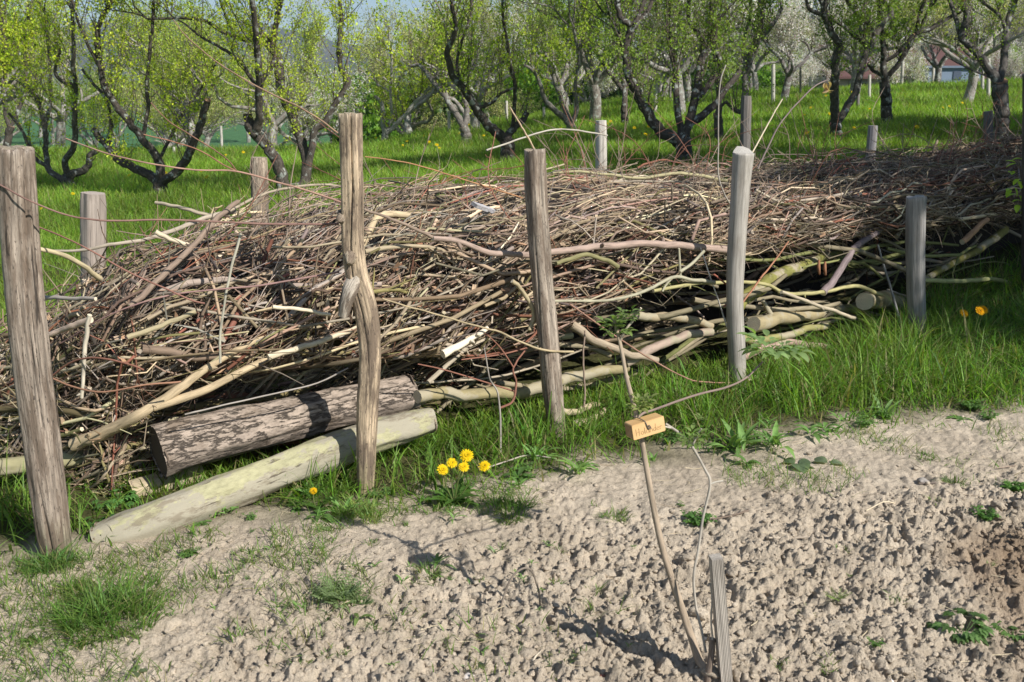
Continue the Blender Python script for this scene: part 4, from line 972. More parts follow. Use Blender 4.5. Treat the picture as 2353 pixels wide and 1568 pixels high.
# ------------------------------------------------------------------ bent twig and loose sticks on the bed
def gstick(label, pts, w0, w1, tint, lift=.008, name='stick', Ys=None):
    W = []
    for i_, (x, y) in enumerate(pts):
        g = G(x, y); z = float(soil_z(np.array([g[0]]), np.array([g[1]]))[0])
        W.append((g[0], g[1], z+lift, rad(w0+(w1-w0)*i_/(len(pts)-1), g[1], y)))
    w = smooth_path(W, 14); A = Acc(); tube(A, w[:,:3], w[:,3], k=7, tint=tint, cap=CRM)
    return tag(A.build(name, M_stick, origin=w[0,:3]), label, 'stick', 'sticks lying on the bed')
gstick('dark stick lying on the bed right of the leafy weed by the sapling', [(1630,1212),(1684,1196),(1718,1188)], 4, 6, (.16,.12,.09))
gstick('dusty curved stick half buried in the clods in the middle of the dug bed', [(1766,1244),(1820,1240),(1866,1242),(1926,1264)], 5, 4, (.42,.35,.27))
gstick('dark thin stick on the shaded far part of the bed', [(2112,1112),(2170,1110),(2224,1120)], 4, 3, (.15,.12,.10))
gstick('pale thin stick slanting in the clods right of the middle of the bed', [(1990,1175),(2030,1160),(2056,1152)], 3, 3, (.6,.5,.35))
gstick('thin grey stick running along the grass edge right of the dandelions', [(1114,1096),(1170,1076),(1215,1067),(1278,1074)], 4, 3.5, (.38,.33,.27), .03)
gstick('pale flat splinter lying in the clods at the bottom of the bed', [(1215,1545),(1228,1520),(1242,1500)], 6, 3, (.6,.52,.4))
gstick('thin red-brown stick at the far right of the bed', [(2290,1075),(2330,1068),(2380,1062)], 2.5, 2.5, (.32,.24,.18))
A = Acc(); yb = G(1150,1412)[1]
stem(A, [(1146,1420),(1154,1385),(1164,1352),(1178,1325),(1196,1309),(1212,1306),(1224,1316),(1231,1335),(1238,1360),(1241,1392)], np.linspace(yb, yb+.06, 10), 6, 4, (.22,.18,.14), k=7)
arch = A.build('bent_twig', M_stick, origin=P(1146,1412,yb)); tag(arch, 'thin twig bent into an arch and stuck in the bed, with two small green sprouts', 'twig')
for (x, y) in ((1242,1358),(1238,1398)):
    B = Acc(); p = P(x, y, yb+.06)
    for a in range(5): add_leaf(B, p, (math.cos(a*1.3), math.sin(a*1.3), .6), .018, .004, (.13,.22,.04), n=6)
    B.build('sprout', M_leaf, parent=arch, origin=P(1146,1412,yb))

# ------------------------------------------------------------------ weeds and flowers
GW = 'weeds growing on the bed and its edge'
def plant_at(px, py, Y=None):
    g = G(px, py) if Y is None else P(px, py, Y)
    g = np.array(g); g[2] = float(soil_z(np.array([g[0]]), np.array([g[1]]))[0]); return g
def weed(kind, label, px, py, size, tint=(.10,.18,.035), cat='weed', n=None):
    g = plant_at(px, py); R = rad(size, g[1], py)*1.0; A = Acc()
    if kind == 'tuft':
        n = int((n or 260)*1.5); a = rng.uniform(0, 6.28, n); rr = R*np.sqrt(rng.random(n))*(.95+.4*vnoise(np.cos(a)*1.6+px, np.sin(a)*1.6)); ms = vnoise(px+rr*np.cos(a)*28, py+rr*np.sin(a)*28) > -.35; a, rr = a[ms], rr[ms]; n = len(a)
        X, Y = g[0]+rr*np.cos(a), g[1]+rr*np.sin(a)*.9; az = a+rng.normal(0, 1.6, n)
        h = np.minimum(R, .16)*rng.uniform(.25, 1.1, n)*(1.1-.6*rr/R)
        blades(A, X, Y, soil_z(X, Y)-.004, np.maximum(h, .02), rng.uniform(.0022,.0046,n), rng.uniform(.15, .95, n), az, grass_tint(n, tint, .45, .10), .7)
        return tag(A.build('grass_tuft', M_grass, origin=g), label, cat, GW)
    n = n or {'rosette':14,'plantain':11,'lobed':16,'feathery':40,'leafy':34,'broad':7,'burdock':4}[kind]
    for i_ in range(n):
        a = i_*2.399+rng.uniform(-.3,.3); e = {'rosette':.25,'plantain':.95,'lobed':.5,'feathery':.5,'leafy':.6,'broad':.8,'burdock':.3}[kind]+rng.uniform(-.2,.3)
        d = np.array([math.cos(a)*math.cos(e), math.sin(a)*math.cos(e), math.sin(e)]); t_ = np.array(tint)*rng.uniform(1.0,1.9); L = R*rng.uniform(.7,1.15)
        if kind == 'rosette': add_leaf(A, g, d, L*1.2, L*.17, t_, .4, .55, lob=4.5, n=26)
        elif kind == 'plantain': add_leaf(A, g+d*R*.05+np.append(rng.normal(0,R*.18,2),0), d, L*1.35, L*.105, t_*1.4, .5, rng.uniform(.2,.8), n=10)
        elif kind == 'broad': add_leaf(A, g, d, L*1.2, L*.16, t_, .5, .8, n=10)
        elif kind == 'burdock': add_leaf(A, g, d, L*1.1, L*.5, t_, .2, .5, n=12)
        elif kind == 'lobed':
            l = L*rng.uniform(.4,.85); p = g+d*l; tube(A, [g, g+d*l*.5+np.array([0,0,.004]), p], [.0013,.0012,.001], k=4, tint=t_)
            for s in (-1.1,-.55,0,.55,1.1):
                c_, s_ = math.cos(s), math.sin(s); dd = np.array([d[0]*c_-d[1]*s_, d[0]*s_+d[1]*c_, d[2]*.3+.1])
                add_leaf(A, p, dd, R*.36*(1-.2*abs(s)), R*.085, t_, .35, .5, lob=2.5, n=14)
        elif kind == 'feathery':
            L *= .9; tube(A, [g, g+d*L*.5, g+d*L], [.001,.0008,.0005], k=4, tint=t_)
            for f in np.linspace(.25, 1, 7):
                for s in (-1, 1):
                    sd = np.cross(d, (0,0,1)); add_leaf(A, g+d*L*f, d*.6+sd*s+np.array([0,0,rng.uniform(0,.4)]), L*.28*(1.2-f*.7), L*.035, t_, .3, .4, lob=3, n=8)
        elif kind == 'leafy':
            l = L*rng.uniform(.2,.9); p = g+d*l; tube(A, [g, p], [.001,.0008], k=4, tint=t_)
            for s in range(3):
                aa = a+s*2.1; add_leaf(A, p, (math.cos(aa), math.sin(aa), .35), R*.24, R*.085, t_, .3, .5, n=7)
    return tag(A.build('weed', M_leaf, origin=g), label, cat, GW)
weed('tuft', 'large dense tuft of grass on the dry soil at the lower left', 245, 1425, 240, (.085,.165,.03), 'grass tuft', 900)
weed('tuft', 'smaller flat tuft of grass above and left of the large dense tuft', 150, 1370, 110, (.10,.18,.035), 'grass tuft', 260)
weed('tuft', 'small grass tuft left of the large dense tuft at the bottom left', 80, 1470, 50, (.10,.17,.04), 'grass tuft', 70)
weed('tuft', 'grass tuft round the foot of the nearest post', 120, 1300, 120, (.085,.17,.04), 'grass tuft', 420)
weed('tuft', 'long-bladed grass tuft between the smooth green log and the crooked post', 735, 1150, 150, (.085,.175,.025), 'grass tuft', 240)
weed('tuft', 'long grass tuft hiding the right end of the smooth green log', 965, 1035, 120, (.09,.18,.025), 'grass tuft', 420)
weed('tuft', 'grass tuft covering the soil under the middle of the smooth green log', 640, 1130, 80, (.09,.18,.025), 'grass tuft', 160)
weed('tuft', 'light green grass tuft in front of the crooked post foot', 830, 1190, 120, (.14,.22,.05), 'grass tuft', 260)
weed('tuft', 'grass tuft right of the dandelions at the edge of the bed', 1170, 1180, 110, (.09,.17,.03), 'grass tuft', 260)
weed('tuft', 'thin grass tuft on the bed left of the sapling stem', 1415, 1190, 70, (.10,.17,.04), 'grass tuft', 90)
weed('tuft', 'tiny grass tuft right of the thin one by the sapling stem', 1350, 1160, 46, (.10,.17,.04), 'grass tuft', 40)
weed('plantain', 'upright broad-bladed weed between the crooked post and the middle of the bed', 1000, 1310, 70, (.075,.13,.04), n=9)
weed('tuft', 'grass around the upright broad-bladed weed on the bed', 985, 1330, 80, (.09,.15,.04), 'grass tuft', 90)
weed('plantain', 'small grey-green weed with narrow leaves in the open middle of the bed', 1135, 1278, 46, (.09,.13,.06), n=6)
weed('feathery', 'feathery grey-green weed on the bed below the crooked post', 780, 1385, 150, (.15,.20,.09), n=60)
weed('feathery', 'second feathery clump joined to the right of the first one', 835, 1395, 60, (.12,.17,.075), n=36)
weed('rosette', 'flat dandelion rosette with toothed leaves in front of the crooked post', 735, 1222, 80, (.20,.26,.11))
weed('broad', 'single long grass-like leaf shoot pointing right below the feathery weed', 825, 1430, 66, (.13,.19,.06), n=3)
weed('leafy', 'low leafy weed on the bed behind the thin sapling shoot', 1605, 1205, 95, (.08,.16,.04), n=70)
weed('leafy', 'low leafy weed with round leaves at the right part of the bed, lower of two', 2262, 1192, 80, (.07,.15,.03), n=60)
weed('leafy', 'low leafy weed at the right edge of the bed, upper of two', 2330, 1120, 80, (.075,.16,.03), n=60)
weed('lobed', 'large weed with lobed leaves at the lower right of the bed', 2215, 1445, 170, (.09,.155,.05), n=26)
weed('lobed', 'smaller lobed weed right of the large lobed one', 2330, 1450, 110, (.10,.17,.05), n=14)
weed('feathery', 'loose feathery weed in the clods left of the large lobed weed', 1925, 1385, 70, (.16,.21,.07), n=10)
weed('leafy', 'small sparse weed near the bottom edge right of the stake', 2010, 1500, 55, (.09,.17,.04), n=20)
weed('tuft', 'tiny tuft in the clods near the bottom edge', 1905, 1555-10, 40, (.12,.2,.05), 'grass tuft', 40)
weed('tuft', 'thin grass shoots in a hollow left of the sapling foot', 1285, 1535, 60, (.09,.15,.05), 'grass tuft', 30)
weed('plantain', 'cluster of long broad leaves in the grass edge right of the sign', 1690, 1040, 120, (.10,.165,.05), n=18)
weed('plantain', 'tall broad-leaved clump at the grass edge below the curled branch tip', 1780, 1035, 110, (.10,.17,.05), n=16)
weed('plantain', 'pair of upright broad leaves in the grass right of the broad-leaved clump', 2040, 960, 95, (.12,.19,.07), n=7)
weed('plantain', 'broad blades at the grass edge in front of the brown-grey split post', 1325, 1092, 90, (.11,.18,.05), n=14)
weed('burdock', 'large limp dark leaf lying on the soil in front of the broad-leaved clump', 1830, 1070, 95, (.10,.14,.07), n=3)
weed('burdock', 'second limp leaf lying on the soil to the right of the large one', 1905, 1066, 80, (.11,.14,.08), n=2)
weed('lobed', 'creeping weed with three-part leaves beside the end of the smooth green log', 232, 1210, 90, (.08,.17,.05), n=14)
weed('lobed', 'taller weed with three-part leaves between the nearest post and the grey log', 275, 1165, 110, (.09,.19,.05), n=18)
weed('burdock', 'dull folded leaf lying on soil at the bottom left', 318, 1545, 45, (.12,.15,.08), n=3)
weed('tuft', 'small weed tuft in the shaded far part of the bed', 2190, 1110, 60, (.07,.13,.03), 'grass tuft', 90)
weed('tuft', 'faint patch of short grass at the far right of the bed', 2130, 1050, 50, (.07,.13,.03), 'grass tuft', 60)
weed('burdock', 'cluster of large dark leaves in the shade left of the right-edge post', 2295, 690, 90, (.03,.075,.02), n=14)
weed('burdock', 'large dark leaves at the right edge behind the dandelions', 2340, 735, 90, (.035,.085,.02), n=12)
rk = random.Random(9)
for k_ in range(52):
    px = rk.uniform(900, 2320) if k_ % 3 else rk.uniform(300, 900); X_e = G(px, 1100)[0]; gx = G(px, 1100); yE = float(bed_edge(gx[0])); g_ = np.array([gx[0]*1.0, yE+rk.uniform(-.06,.30)])
    d_ = g_[1]*math.cos(PITCH)+CAMZ*math.sin(PITCH); py = CY-FP*(g_[1]*math.sin(PITCH)-CAMZ*math.cos(PITCH))/d_; kd = rk.choice(['plantain','leafy','leafy','broad','rosette'])
    weed(kd, {'plantain':'narrow upright leaves','leafy':'small round-leaved herb','broad':'few long arching leaves','rosette':'toothed leaf rosette'}[kd]+' in the '+('left' if px < 900 else 'middle' if px < 1650 else 'right')+' part of the grass edge', px, py, rk.uniform(45, 85), (.10,.18,.05), 'weed', {'plantain':9,'leafy':34,'broad':6,'rosette':11}[kd])
rk = random.Random(4)
for k_ in range(95):
    px, py = rk.uniform(20, 2330), rk.uniform(1150, 1540)
    if plant_at(px, py)[1] > float(bed_edge(plant_at(px, py)[0]))-.05 or (px > 1500 and rk.random() < .5): continue
    kd = rk.choice(['tuft','leafy','plantain','tuft'])
    weed(kd, 'tiny green seedling on the '+('left' if px < 800 else 'middle' if px < 1600 else 'right')+' part of the bed', px, py, rk.uniform(16, 52), (.10,.17,.05), 'seedling', {'tuft':18,'leafy':7,'plantain':5}[kd])

def flower_mesh(R, tint, layers=3, np_=22):
    A = Acc()
    for l in range(layers):
        r = R*(1-.27*l)
        for i_ in range(np_-l*4):
            a = 6.283*i_/(np_-l*4)+l*.2+rng.uniform(-.06,.06); e = .10+.32*l+rng.uniform(-.08,.08)
            add_leaf(A, (0,0,R*.05*l), (math.cos(a)*math.cos(e), math.sin(a)*math.cos(e), math.sin(e)), r*rng.uniform(.9,1.05), R*.095, np.array(tint)*(1-.10*l)*rng.uniform(.9,1.08), .1, .18, n=5)
    return A
def dandelion(label, base, heads, tint, leaves=18, lt=(.09,.18,.035)):
    g = plant_at(*base); root = empty('dandelion', g, label, 'dandelion', 'dandelions at the foot of the pile')
    A = Acc(); B = Acc()
    for i_ in range(leaves):
        a = i_*2.4; e = rng.uniform(.3,1.1); add_leaf(A, g+rng.normal(0,.015,3)*[1,1,0], (math.cos(a)*math.cos(e), math.sin(a)*math.cos(e), math.sin(e)), rng.uniform(.09,.17), .017, np.array(lt)*rng.uniform(.75,1.2), .35, .5, lob=5, n=26)
    if leaves: A.build('leaves', M_leaf, parent=root, origin=g)
    for (x, y, w, dY) in heads:
        p = P(x, y, g[1]+dY); R = rad(w, g[1], y)
        tube(B, smooth_path([g, g*.5+p*.5+rng.normal(0,.006,3), p], 8), [.0026]*7+[.004], k=6, tint=(.20,.24,.08))
        F = flower_mesh(R, tint); f = F.build('flower_head', M_petal, parent=root); f.location = p-g; f.rotation_euler = (rng.uniform(.35,.9), rng.uniform(-.3,.3), rng.uniform(0,6))
        f.rotation_euler = Vector((rng.uniform(-.2,.5), -.75, .75)).to_track_quat('Z','Y').to_euler()
    B.build('stems', M_leaf, parent=root, origin=g); return root
YEL = (.86,.60,.012)
dandelion('yellow dandelion plant with five open flower heads at the grass edge', (1045,1160), [(1018,1079,31,-.02),(1039,1064,29,.03),(1073,1047,37,.05),(1066,1073,28,-.02),(1113,1071,31,0)], YEL, 26)
dandelion('dandelion with a single small flower head low in the grass left of the crooked post', (728,1180), [(720,1128,20,0)], (.84,.50,.01), 6)
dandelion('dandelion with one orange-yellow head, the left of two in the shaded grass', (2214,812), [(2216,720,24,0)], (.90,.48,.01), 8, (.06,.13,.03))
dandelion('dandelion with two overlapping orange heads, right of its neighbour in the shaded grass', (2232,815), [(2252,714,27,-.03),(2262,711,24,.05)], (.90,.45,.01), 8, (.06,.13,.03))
F = flower_mesh(.022, (.85,.60,.01), 2, 12); first = None; rk = random.Random(11)
spots = [(rk.uniform(280,480), rk.uniform(400,430)) for _ in range(10)]+[(rk.uniform(860,1010), rk.uniform(305,360)) for _ in range(16)]+[(rk.uniform(1020,1500), rk.uniform(285,345)) for _ in range(12)]+[(rk.uniform(1800,2330), rk.uniform(215,330)) for _ in range(16)]+[(98,508),(170,470),(2165,265),(2180,262),(1995,362),(1905,280),(560,365),(735,340),(520,372),(150,430)]
for (x, y) in spots:
    g = G(x, y)
    if first is None: o = F.build('dandelion_flower', M_petal); first = o
    else: o = first.copy(); COL.objects.link(o)
    o.location = g+np.array([0,0,.15]); o.rotation_euler = (.7, 0, rk.uniform(-1,1)); s = rk.uniform(.8,1.5)*(1 if g[1] < 14 else 1.5); o.scale = (s,s,s)
    tag(o, 'small yellow dandelion flower in the meadow behind the pile', 'flower', 'dandelion flowers dotted over the meadow')

# ------------------------------------------------------------------ fruit trees
def leaf_cloud(acc, C, per, size, tint, spread=.05, var=.25):
    """small pointed leaves around the points C"""
    C = np.repeat(np.asarray(C), per, axis=0); n = len(C)
    if n == 0: return
    c = C+rng.normal(0, spread, (n,3)); d = rng.normal(0,1,(n,3)); d[:,2] += .5; d /= np.linalg.norm(d,axis=1)[:,None]
    s = np.cross(d, rng.normal(0,1,(n,3))); s /= np.linalg.norm(s,axis=1)[:,None]+1e-9
    L = size*rng.uniform(.6,1.3,n)[:,None]; W = L*.36
    V = np.stack([c-d*L*.5, c+s*W+d*L*.05, c+d*L*.5, c-s*W+d*L*.05], 1).reshape(-1,3)
    tt = np.clip(np.asarray(tint)*(1+rng.normal(0,var,(n,1)))*(1+rng.normal(0,.06,(n,3))), .01, .95)
    acc.add(V, q=np.arange(n*4).reshape(-1,4), c=np.repeat(tt, 4, axis=0))
GO = 'old fruit trees of the orchard meadow'
def shoots(wood, pts, rr, dens, lens, centers, up=.8, spur=True, keep=.35, tint=(.15,.12,.09), thick=.0075):
    """upright water shoots and spurs with leaf points along a limb"""
    L = np.r_[0, np.cumsum(np.linalg.norm(np.diff(pts, axis=0), axis=1))]; tot = L[-1]
    m = rng.poisson(dens*tot)
    for _ in range(m):
        u = keep+(1-keep)*rng.random(); i_ = min(int(np.searchsorted(L, u*tot)), len(pts)-1)
        p = pts[i_]; l = rng.uniform(*lens); d = np.array([rng.normal(0,.45), rng.normal(0,.45), up+rng.random()*.6]); d /= np.linalg.norm(d)
        b = rng.normal(0,.10,3)*l; q_ = smooth_path([p, p+d*l*.5+b, p+(d+[0,0,.15])*l], 7)
        r0 = thick*rng.uniform(.5,1.2)
        tube(wood, q_, np.linspace(r0, r0*.35, 7), k=4, tint=tint, capend=False, capstart=False)
        for f in np.arange(.15, 1.0, .15/l): centers.append(q_[min(int(f*7),6)]*(1-(f*7 % 1))+q_[min(int(f*7)+1,6)]*(f*7 % 1))
        if l > .5:
            for __ in range(rng.integers(1,5)):
                k_ = rng.integers(1,6); dd = d+rng.normal(0,.6,3); ll = rng.uniform(.12,.4); e_ = q_[k_]+dd*ll
                tube(wood, [q_[k_], (q_[k_]+e_)/2+rng.normal(0,.015,3), e_], [r0*.5,r0*.4,r0*.25], k=3, tint=tint, capend=False, capstart=False)
                for f in (.3,.5,.7,.9,1): centers.append(q_[k_]+(e_-q_[k_])*f)
def grow(wood, p, d, r, L, lvl, centers, dens, tint):
    n = 9; d = d/np.linalg.norm(d); pts = [p]; dd = d.copy()
    for _ in range(n-1):
        dd = dd+rng.normal(0,.20,3)+[0,0,.05]; dd /= np.linalg.norm(dd); pts.append(pts[-1]+dd*L/(n-1))
    pts = np.array(pts); tube(wood, pts, np.linspace(r, r*.5, n), k=max(5, 9-lvl*2), tint=tint, rough=.10 if lvl == 0 else 0, rs=rng.integers(1,90), capstart=False)
    if lvl < 2:
        for _ in range(rng.integers(2,4)):
            k_ = rng.integers(3,n); a = dd+rng.normal(0,.65,3); a[2] = abs(a[2])*.6+.35; grow(wood, pts[k_], a, r*.5*rng.uniform(.7,1), L*rng.uniform(.55,.85), lvl+1, centers, dens, tint)
    shoots(wood, pts, None, dens, (.3,1.15), centers, keep=.2 if lvl else .45)
def finish_tree(root, wood, centers, org, leafcol, per, size, bark, blossom=None, spread=.05):
    wood.build('trunk', bark, parent=root, origin=org)
    c = np.array(centers) if len(centers) else np.zeros((0,3)); A = Acc()
    if blossom is None: leaf_cloud(A, c, per, size, leafcol, spread)
    else:
        k_ = rng.random(len(c)) < blossom[1]
        leaf_cloud(A, c[~k_], per, size, leafcol, spread)
        B = Acc(); leaf_cloud(B, c[k_], blossom[2], size*.95, blossom[0], spread, .08); B.build('blossom', M_petal, parent=root, origin=org)
    A.build('crown', M_leaf, parent=root, origin=org)
def traced_tree(label, base, Y, limbs, leafcol=(.17,.26,.028), dens=7.5, per=6, size=.033, tint=(.075,.062,.05), seed=1, top=True, depth=.5, keep=.3):
    global rng
    sv = rng; rng = np.random.default_rng(seed+500)
    g = P(base[0], base[1], Y); z = float(T(g[0], Y)); org = np.array([g[0], Y, z])
    root = empty('orchard_tree', org, label, 'fruit tree', GO); wood = Acc(); centers = []; known = []
    for li, (pts, w0, w1) in enumerate(limbs):
        pts = list(pts); Y0 = Y
        if known:
            dd = [math.hypot(k_[0]-pts[0][0], k_[1]-pts[0][1]) for k_ in known]; b = int(np.argmin(dd))
            if dd[b] < 60: Y0 = known[b][2]; pts[0] = (known[b][0], known[b][1])
        kk = rng.uniform(-depth, depth) if li else 0; W = []; acc_ = 0; last = None
        for i_, (x, y) in enumerate(pts):
            if last: acc_ += math.hypot(x-last[0], y-last[1])*Y/FP
            last = (x, y); yy = Y0+kk*acc_; W.append((*P(x, y, yy), .90*rad(w0+(w1-w0)*i_/(len(pts)-1), yy, y)))
        W = np.array(W)
        if li == 0: f = W[0].copy(); f[2] = z-.12; f[3] *= 1.35; g2 = W[0].copy(); g2[2] = max(z+.02, min(W[0,2], z+.05)); W = np.vstack([f, W]) if W[0,2] > z-.05 else np.vstack([f, W[1:]])
        w = smooth_path(W, 6*len(W)); jit = np.stack([vnoise(np.arange(len(w))*.5, np.full(len(w), seed*3.1+li+c*7.7)) for c in range(3)], -1)*w[:,3:4]*.25
        jit[0] = 0; p3 = w[:,:3]+jit
        tube(wood, p3, w[:,3], k=16 if w0 > 16 else 9, tint=tint, cap=(.42,.24,.13), rough=.06, rs=seed*7+li, capstart=False)
        for q_ in w[::2]:
            d = q_[:3]-[0,0,CAMZ]; fz = d[1]*math.cos(PITCH)-d[2]*math.sin(PITCH); fy = d[1]*math.sin(PITCH)+d[2]*math.cos(PITCH); known.append((CX+FP*d[0]/fz, CY-FP*fy/fz, q_[1]))
        if li or len(limbs) == 1:
            shoots(wood, p3, None, dens, (.25,1.1), centers, keep=keep if w0 > 16 else .1, thick=.0075*Y/15)
            if pts[-1][1] < 70 and top:
                d = p3[-1]-p3[-4]; d /= np.linalg.norm(d)
                for _ in range(2): grow(wood, p3[-1], d+rng.normal(0,.3,3)+[0,0,.5], w[-1,3]*.75, rng.uniform(.7,1.3), 1, centers, dens*.8, tint)
    finish_tree(root, wood, centers, org, leafcol, per, size*Y/14, M_tree, None, .034)
    rng = sv; return root
LG, MG, DG = (.50,.58,.05), (.40,.50,.05), (.24,.34,.05)
traced_tree('low-forked fruit tree with a sawn orange stub, left of the split brown post', (372,472), 14.6, [
 ([(372,474),(369,440),(368,420)],36,34), ([(366,424),(348,404),(328,396),(300,382),(272,368),(248,340),(230,318),(214,298)],26,15), ([(250,345),(254,300),(252,256),(240,222),(212,190),(190,160)],11,7),
 ([(370,420),(368,390),(364,364),(345,340),(328,320),(300,284),(264,240),(242,200),(232,160),(224,120),(224,72),(238,36),(252,4)],24,11), ([(378,424),(404,396),(424,372),(440,340),(452,312),(466,268),(477,228)],24,17),
 ([(372,364),(384,332),(400,300),(424,256),(464,200),(500,140)],9,6), ([(328,320),(336,270),(340,240),(338,180),(344,120),(350,60),(352,0)],11,8), ([(232,160),(200,100),(180,50),(165,0)],9,6)], LG, seed=1)
traced_tree('crooked lichen-covered fruit tree behind the nearest post, left of the low-forked tree', (162,438), 16.5, [
 ([(162,444),(158,420),(156,400)],30,28), ([(154,402),(150,370),(170,335),(172,290),(172,240),(174,200),(168,150),(170,90),(165,20)],17,9), ([(160,405),(185,395),(202,382),(206,358),(225,345)],22,12), ([(168,205),(150,190),(130,175),(128,150),(140,110)],13,6),
 ([(128,430),(112,390),(106,350),(102,290),(90,240),(70,205),(45,190)],16,9), ([(108,380),(85,368),(72,350),(50,300),(20,260)],11,7), ([(114,300),(116,240),(116,180),(110,100),(104,30)],10,6)], LG, seed=2, tint=(.10,.088,.07))
traced_tree('big fruit tree with two leaning trunks right behind the split brown post', (662,448), 13.6, [
 ([(655,462),(656,440),(652,424)],44,40), ([(654,425),(640,384),(620,345),(596,320),(576,296),(570,262)],32,22), ([(592,300),(597,270),(594,220),(596,180),(592,130),(588,80),(584,30),(576,-20)],22,13),
 ([(660,440),(694,428),(704,400),(702,360),(690,320),(674,270),(656,230),(644,190),(640,150),(632,120),(618,104)],26,24), ([(618,104),(600,94),(570,92),(536,84),(500,66),(470,48),(420,42),(340,44)],16,6),
 ([(618,104),(630,80),(636,48),(642,20),(648,-10)],17,12), ([(618,102),(596,70),(584,40),(576,0)],14,10), ([(588,210),(574,176),(556,146),(530,124),(500,106),(460,84),(424,54)],12,5),
 ([(704,400),(716,350),(724,300),(744,284),(776,230),(800,190),(784,160),(780,110),(784,50),(780,0)],20,10), ([(596,190),(620,160),(632,130)],14,10), ([(536,84),(520,40),(505,0)],8,6)], LG, seed=3, dens=9.5)
traced_tree('leaning dark fruit tree with a low mossy fork right of the crooked barkless post', (1166,352), 15.2, [
 ([(1166,358),(1164,330),(1160,316)],38,34), ([(1158,318),(1140,306),(1110,276),(1094,250),(1078,224),(1058,196),(1042,180),(1034,152),(1028,120),(1040,90),(1046,60),(1038,10)],27,10),
 ([(1166,316),(1184,290),(1202,276),(1212,260)],20,14), ([(1178,296),(1182,240),(1182,192),(1172,140),(1164,90),(1156,40),(1154,-10)],11,7), ([(1100,250),(1130,236),(1150,216),(1178,204)],11,6), ([(1060,198),(1050,150),(1060,100),(1080,40),(1084,0)],9,6)], MG, seed=4, tint=(.075,.062,.05))
traced_tree('grey-barked fruit tree with a reddish foot, left of the leaning dark tree', (1076,336), 21., [
 ([(1078,336),(1070,310),(1066,292)],26,24), ([(1064,294),(1050,265),(1034,240),(1020,218),(996,190),(976,162),(962,150),(944,152)],18,8), ([(1068,290),(1074,262),(1072,240),(1060,190),(1090,150),(1096,100)],16,8), ([(996,190),(1004,170),(1024,150),(1030,100),(1020,40)],10,6)], MG, seed=5, tint=(.17,.15,.13))
traced_tree('pale grey fruit tree forking low, in front of the slim pale grey post', (1314,330), 21., [
 ([(1314,334),(1314,300),(1312,285)],24,24), ([(1310,284),(1290,266),(1266,246),(1250,225),(1240,190),(1226,165),(1204,148)],17,7), ([(1312,282),(1300,256),(1288,224),(1276,190),(1262,150),(1240,135),(1222,116)],14,7), ([(1318,282),(1326,250),(1322,200),(1330,140),(1318,60)],13,7)], MG, seed=6, tint=(.17,.155,.13))
traced_tree('small pale fruit tree standing alone just right of the crooked barkless post', (886,342), 26., [
 ([(886,344),(886,320),(886,306)],19,18), ([(886,308),(880,280),(878,240),(862,222)],15,8), ([(890,304),(910,286),(938,256),(966,222),(990,200)],14,7), ([(884,300),(900,270),(898,220),(900,150),(894,80)],10,5)], LG, seed=7, tint=(.32,.30,.27))
traced_tree('slender fruit tree with an arm bent left, left of the massive forked tree', (1436,284), 22., [
 ([(1436,286),(1436,262),(1434,240)],20,18), ([(1434,240),(1434,192),(1424,150),(1420,80),(1414,20)],15,8), ([(1430,210),(1414,186),(1394,160),(1374,124),(1336,100)],12,6)], DG, seed=8)
traced_tree('massive dark fruit tree forking at the ground, left of the dark slim post', (1573,358), 13.2, [
 ([(1571,372),(1571,340),(1568,322)],42,40), ([(1560,330),(1530,310),(1504,288),(1484,255),(1464,212),(1446,175),(1440,140),(1438,100),(1450,72),(1460,54)],30,18), ([(1458,55),(1436,50),(1424,36),(1418,4),(1412,-20)],17,12),
 ([(1566,320),(1562,280),(1556,240),(1552,160),(1540,110),(1536,60),(1534,0)],20,10), ([(1576,318),(1590,260),(1600,208),(1608,160),(1618,110),(1622,98)],24,18), ([(1620,98),(1598,70),(1582,48),(1584,0)],14,9),
 ([(1586,290),(1620,260),(1648,236),(1664,210),(1700,162)],22,14), ([(1600,230),(1620,205),(1640,180),(1658,164),(1648,120),(1634,80),(1636,0)],18,10), ([(1616,150),(1640,90),(1650,50),(1690,0)],12,7), ([(1440,120),(1424,90),(1416,60),(1400,40)],11,7)], DG, seed=9, dens=12, tint=(.07,.058,.048))
traced_tree('dark thin-trunked fruit tree just behind and right of the massive forked tree', (1652,322), 16.5, [
 ([(1652,326),(1652,290),(1650,262)],24,22), ([(1650,262),(1652,220),(1650,170),(1640,120),(1626,60)],18,9), ([(1652,250),(1668,236),(1684,252),(1702,262)],8,6)], DG, seed=10, tint=(.10,.085,.07))
traced_tree('fruit tree rising behind the dark slim post with branches leaning right', (1714,312), 17.5, [
 ([(1714,330),(1712,280),(1712,230)],24,20), ([(1712,230),(1712,180),(1716,140),(1730,110),(1756,80),(1780,50),(1796,20)],18,9), ([(1714,170),(1740,110),(1752,60)],8,6), ([(1700,255),(1684,250),(1668,232)],10,6), ([(1716,140),(1710,90),(1726,30),(1720,0)],10,6)], DG, seed=11, tint=(.13,.115,.10))
traced_tree('two-stemmed fruit tree with a mossy foot, the right stem leaning right', (1923,320), 15.8, [
 ([(1923,326),(1922,300),(1920,282)],29,27), ([(1918,280),(1916,230),(1918,180),(1918,140),(1930,104),(1912,80),(1898,50),(1890,28)],24,14), ([(1890,28),(1862,24),(1852,0)],12,8), ([(1928,284),(1950,240),(1966,212),(1980,160),(1990,120),(2008,90),(2030,50),(2048,32),(2030,0)],19,15),
 ([(1992,100),(1960,78),(1934,56),(1908,44)],13,9), ([(2010,86),(2000,60),(1980,44),(1960,20),(1944,0)],12,8), ([(1988,120),(1976,60),(1990,0)],10,7)], DG, seed=12, tint=(.085,.075,.062))
